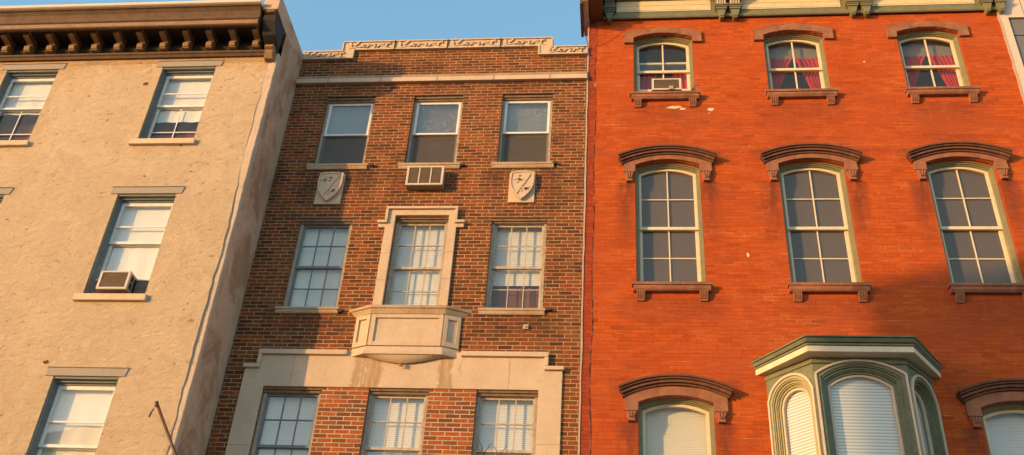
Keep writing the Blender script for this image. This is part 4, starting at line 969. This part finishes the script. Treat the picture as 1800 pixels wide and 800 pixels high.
# ================================================================== BEIGE BUILDING AT THE RIGHT EDGE
F = empty('beige_building', 9.5, 0, GZ, 'pale beige panelled building with grey spandrel, a sliver beside the red wall', 'building')
wall([(RX1 + 0.012, GZ), (12.6, GZ), (12.6, 17), (RX1 + 0.012, 17)], [[(6.775, 8.5), (8.6, 8.5), (8.6, 13.53), (6.775, 13.53)]], -0.02, 0.3, 'panel_wall', 'beige_panel', F)
mb = MB(); mb.quad((6.775, 0.02, 8.5), (8.6, 0.02, 8.5), (8.6, 0.02, 13.53), (6.775, 0.02, 13.53)); sp = mb.build('spandrel', 'grey_panel', F, recalc=False)
mb = MB()
for z in (9.6, 10.7, 11.8, 13.12): mb.box(6.776, 8.599, -0.0, 0.018, z, z + 0.012)
mb.build('spandrel_seam', 'casing', sp)
mb = MB(); mb.box(7.05, 7.062, -0.0225, -0.01, 13.54, 17); mb.box(8.9, 8.912, -0.0225, -0.01, 8, 17); mb.build('panel_seam', 'casing', F)
mb = MB(); mb.quad((RX1 + 0.015, 0.3, 17), (12.6, 0.3, 17), (12.6, 9, 17), (RX1 + 0.015, 9, 17)); mb.quad((12.6, 0.28, GZ), (12.6, 9, GZ), (12.6, 9, 17), (12.6, 0.28, 17)); mb.build('roof', 'roofing', F, recalc=False)
mb = MB(); n = 60; pts = [(6.612 + random.uniform(-0.012, 0.012), 3 + 10.75 * k / n) for k in range(n + 1)]
mb.prism(pts + [(x + 0.03, z) for x, z in reversed(pts)], -0.026, 0.01); mb.build('ragged_mortar', 'mortar', F)

# ================================================================== THINGS ON THE FACADES
def ac(name, label, x0, x1, z0, z1, yf, yb, ribs, case='ac_case'):
    A = empty(name, (x0 + x1) / 2, yb, z0, label, 'air conditioner')
    t = 0.035
    c = MB(); c.box(x0, x1, yf + 0.012, yb, z0, z1); c.build('case', 'ac_brown', A, 0.006)
    f = MB(); f.ring([(x0 - 0.003, z0 - 0.003), (x1 + 0.003, z0 - 0.003), (x1 + 0.003, z1 + 0.003), (x0 - 0.003, z1 + 0.003)], [(x0 + t, z0 + t * 0.9), (x1 - t, z0 + t * 0.9), (x1 - t, z1 - t * 0.7), (x0 + t, z1 - t * 0.7)], yf, yf + 0.04)
    for r in ribs: f.box(x0 + (x1 - x0) * r - 0.011, x0 + (x1 - x0) * r + 0.011, yf + 0.001, yf + 0.02, z0 + t * 0.85, z1 - t * 0.65)
    f.build('front_frame', case, A, 0.005)
    g = MB(); g.quad((x0 + t * 0.8, yf + 0.01, z0 + t * 0.7), (x1 - t * 0.8, yf + 0.01, z0 + t * 0.7), (x1 - t * 0.8, yf + 0.01, z1 - t * 0.5), (x0 + t * 0.8, yf + 0.01, z1 - t * 0.5)); g.build('grille', 'grille', A, recalc=False)
    return A
A1 = ac('air_conditioner', 'cream window air conditioner with side vents on the tan stucco building', -7.635, -7.175, 7.225, 7.53, -1.105, -0.72, [])
mb = MB()
for (ya, yb_, za, zb) in ((-1.045, -0.975, 7.275, 7.37), (-1.045, -0.975, 7.395, 7.49), (-0.945, -0.875, 7.265, 7.49)): mb.box(-7.177, -7.172, ya, yb_, za, zb)
mb.build('side_vent', 'tar', A1)
mb = MB()
mb.box(-7.835, -7.636, -0.875, -0.86, 7.206, 7.50); mb.build('filler_panel', 'accordion', A1); mb = MB(); mb.box(-7.174, -6.945, -0.875, -0.86, 7.206, 7.50); mb.build('filler_panel', 'accordion', A1)
mb = MB(); mb.box(-7.835, -7.636, -0.885, -0.862, 7.501, 7.52); mb.build('rail', 'cream', A1); mb = MB(); mb.box(-7.174, -6.945, -0.885, -0.862, 7.501, 7.52); mb.build('rail', 'cream', A1)
A2 = ac('air_conditioner', 'beige three-panel air conditioner projecting under the middle top window of the brown brick building', -3.515, -2.90, 9.822, 10.205, -0.158, 0.10, [0.345, 0.66])
A3 = ac('air_conditioner', 'small white air conditioner in the top left window of the red building', 0.55, 1.048, 11.86, 12.115, -0.13, 0.15, [])
mb = MB(); mb.box(0.835, 0.91, -0.155, -0.131, 11.848, 11.925); mb.build('drain_box', 'ac_brown', A3, 0.004)
Pn = empty('flagpole', -5.5, LY, 4.1, 'bare brown iron flagpole slanting out from the stucco corner', 'flagpole')
mb = MB(); tip = Vector((-6.0, -1.47, 5.236)); foot = Vector((-5.93, LY + 0.03, 3.75))
# the pole leans away from the wall and to the left of its bracket
base = Vector((-5.60, -1.42, 4.58)); d = (base - tip).normalized(); end = base + d * 0.75
mb.tube([tuple(tip), tuple(base), tuple(end)], 0.021, 10); mb.build('pole', 'iron', Pn, smooth=True)
mb = MB(); mb.tube([tuple(end), (end.x - 0.45, LY + 0.03, end.z - 0.1)], 0.03, 8); mb.build('wall_bracket', 'iron', Pn)
mb = MB(); mb.tube([tuple(tip + Vector((0, -0.015, -0.03))), tuple(tip + d * -0.02 + Vector((0, -0.02, 0.02)))], 0.026, 10); mb.build('finial', 'iron', Pn)
mb = MB(); q = tip + Vector((-0.02, -0.02, -0.06)); mb.tube([tuple(q), tuple(q + Vector((-0.02, 0, -0.04)))], 0.008, 6); mb.tube([tuple(q + Vector((-0.02, 0, -0.045))), tuple(q + Vector((-0.035, 0, -0.12)))], 0.011, 6); mb.build('halyard_clip', 'steel', Pn)
mb = MB(); pw = []
for k in range(13):
    t = k / 12; pw.append((-0.70 + 0.135 * t, -0.57 + 0.55 * t, 13.56 - 0.52 * t - 0.10 * math.sin(math.pi * t)))
mb.tube(pw, 0.006, 6); w_ = mb.build('cable', 'wire', None); w_['label'] = 'thin black cable sagging from the gutter end of the red building'; w_['category'] = 'cable'
tw = MB(); by_ = -0.05
def twig(p, q, r0, r1):
    pts = []
    for k in range(6):
        t = k / 5; pts.append((p[0] + (q[0] - p[0]) * t + random.uniform(-0.008, 0.008), by_ + p[2] + (q[2] - p[2]) * t, p[1] + (q[1] - p[1]) * t))
    tw.tube(pts, r0, 6, r1)
twig((-1.82, 4.55, 0), (-1.865, 5.24, -0.05), 0.012, 0.009); twig((-1.865, 5.24, -0.05), (-1.965, 5.46, -0.08), 0.008, 0.003); twig((-1.865, 5.24, -0.05), (-1.76, 5.40, -0.02), 0.007, 0.003)
twig((-1.83, 4.9, 0), (-2.04, 5.30, -0.06), 0.008, 0.003); twig((-1.80, 4.8, 0), (-1.66, 5.20, -0.03), 0.009, 0.005); twig((-1.66, 5.20, -0.03), (-1.74, 5.36, -0.04), 0.006, 0.002); twig((-1.66, 5.20, -0.03), (-1.55, 5.37, -0.02), 0.006, 0.002)
twig((-1.86, 5.1, -0.03), (-1.9, 5.28, -0.09), 0.006, 0.003); twig((-1.92, 5.27, -0.08), (-2.03, 5.275, -0.08), 0.005, 0.002)
TW = tw.build('bare_shrub', 'twig', None); TW['label'] = 'bare dark forked twigs in front of the lowest right window of the brown brick building'; TW['category'] = 'plant'

# ================================================================== STREET (below and behind the view)
def sheet(name, m, x0, x1, y0, y1, z):
    mb = MB(); mb.quad((x0, y0, z), (x1, y0, z), (x1, y1, z), (x0, y1, z)); o = mb.build(name, m, None, recalc=False); o['kind'] = 'structure'; return o
sheet('ground', 'earth', -400, 400, -400, 400, GZ - 0.12)
sheet('road', 'asphalt', -400, 400, -15.5, -4.5, GZ - 0.116)
for y0, y1 in ((-4.5, 0.3), (-19.7, -15.5)):
    mb = MB(); mb.box(-400, 400, y0, y1, GZ - 0.115, GZ); o = mb.build('pavement', 'paving', None); o['kind'] = 'structure'
mb = MB()
for k in range(-30, 31): mb.box(k * 6, k * 6 + 3, -10.06, -9.94, GZ - 0.114, GZ - 0.111)
o = mb.build('road_marking', 'line', None); o['kind'] = 'structure'
# gabled house over the street: it stands behind the camera and its shadow falls on the lower right of the red wall
HX0, HX1, HY0, HY1 = -23.62, -13.62, -29.5, -20.3
HE, HRg = 12.40, 13.50
Hs = empty('gabled_house', (HX0 + HX1) / 2, HY1, GZ, 'brick gabled house across the street that shades the lower right wall', 'building')
wins = [outline(HX0 + 0.9 + 1.75 * k, HX0 + 1.9 + 1.75 * k, z, z + 1.7, 0) for k in range(5) for z in (1.4, 4.8, 8.2)]
hm = (HX0 + HX1) / 2
wall([(HX0, GZ), (HX1, GZ), (HX1, HE), (hm, HRg), (HX0, HE)], wins, HY1, -0.15, 'brick_wall', 'house_brick', Hs)
mb = MB(); mb.quad((HX0, HY0, GZ), (HX1, HY0, GZ), (HX1, HY0, HE), (HX0, HY0, HE)); mb.add([(HX0, HY0, HE), (HX1, HY0, HE), (hm, HY0, HRg)], [(0, 1, 2)])
mb.quad((HX0, HY0, GZ), (HX0, HY1, GZ), (HX0, HY1, HE), (HX0, HY0, HE)); mb.quad((HX1, HY0, GZ), (HX1, HY1, GZ), (HX1, HY1, HE), (HX1, HY0, HE)); mb.build('side_wall', 'house_brick', Hs, recalc=False)
mb = MB(); mb.quad((HX0, HY0, HE), (HX0, HY1, HE), (hm, HY1, HRg), (hm, HY0, HRg)); mb.quad((HX1, HY0, HE), (HX1, HY1, HE), (hm, HY1, HRg), (hm, HY0, HRg)); mb.build('roof', 'roofing', Hs, recalc=False)
for k in range(5):
    for z in (1.4, 4.8, 8.2):
        x0 = HX0 + 0.9 + 1.75 * k
        mb = MB(); mb.ring(outline(x0 + 0.002, x0 + 0.998, z, z + 1.698, 0), outline(x0 + 0.07, x0 + 0.93, z + 0.07, z + 1.63, 0), HY1 - 0.12, HY1 - 0.05); mb.box(x0 + 0.06, x0 + 0.94, HY1 - 0.11, HY1 - 0.06, z + 0.82, z + 0.88)
        w = mb.build('window', 'white', Hs)
        mb = MB(); mb.quad((x0, HY1 - 0.13, z), (x0 + 1, HY1 - 0.13, z), (x0 + 1, HY1 - 0.13, z + 1.7), (x0, HY1 - 0.13, z + 1.7)); mb.build('blind', 'shade_grey', w, recalc=False)

# ================================================================== CAMERA, SUN, SKY
f_px, pi_, ya, ro = 1757.53, 0.605036, -0.131284, 0.072971
cpv, spv, cyv, syv = math.cos(pi_), math.sin(pi_), math.cos(ya), math.sin(ya)
fwd = Vector((syv * cpv, cyv * cpv, spv)); r0 = Vector((cyv, -syv, 0)); u0 = r0.cross(fwd)
rt = r0 * math.cos(ro) + u0 * math.sin(ro); up = -r0 * math.sin(ro) + u0 * math.cos(ro)
cam = bpy.data.cameras.new('camera'); co = bpy.data.objects.new('camera', cam); COL.objects.link(co)
cam.sensor_width = 36; cam.lens = 36 * f_px / 1800; cam.clip_end = 2000
Mx = Matrix((rt, up, -fwd)).transposed().to_4x4(); Mx.translation = (0, -13, ZO); co.matrix_world = Mx
S.camera = co
sl = bpy.data.lights.new('sun', 'SUN'); sl.energy = 5.0; sl.angle = math.radians(0.55); sl.color = (1.0, 0.58, 0.20)
so = bpy.data.objects.new('sun', sl); COL.objects.link(so); so.rotation_euler = SUN.to_track_quat('-Z', 'Y').to_euler(); so.location = (-20, -20, 20)
w = bpy.data.worlds.new('World'); S.world = w; w.use_nodes = True
nt = w.node_tree
for n in list(nt.nodes): nt.nodes.remove(n)
sky = nt.nodes.new('ShaderNodeTexSky'); sky.sky_type = 'NISHITA'; sky.sun_disc = False
sky.sun_elevation = math.asin(-SUN.z); sky.sun_rotation = math.atan2(-SUN.x, -SUN.y)
sky.air_density = 1.0; sky.dust_density = 0.6; sky.ozone_density = 1.5
bg = nt.nodes.new('ShaderNodeBackground'); bg.inputs[1].default_value = 0.15
wo = nt.nodes.new('ShaderNodeOutputWorld')
gain = nt.nodes.new('ShaderNodeMix'); gain.data_type = 'RGBA'; gain.blend_type = 'MULTIPLY'; gain.inputs[0].default_value = 1.0
gain.inputs[7].default_value = (2.7, 2.15, 2.1, 1)
nt.links.new(sky.outputs[0], gain.inputs[6]); sky_tint = nt.nodes.new('ShaderNodeMix'); sky_tint.data_type = 'RGBA'; sky_tint.blend_type = 'ADD'; sky_tint.inputs[0].default_value = 1.0
sky_tint.inputs[7].default_value = (0.25, 1.35, 1.9, 1)  # even blue added over the whole sky
nt.links.new(gain.outputs[2], sky_tint.inputs[6]); nt.links.new(sky_tint.outputs[2], bg.inputs[0]); nt.links.new(bg.outputs[0], wo.inputs[0])
S.view_settings.view_transform = 'Standard'; S.view_settings.look = 'None'; S.view_settings.exposure = 0
S.render.engine = 'CYCLES'
S.cycles.max_bounces = 8; S.cycles.transparent_max_bounces = 12
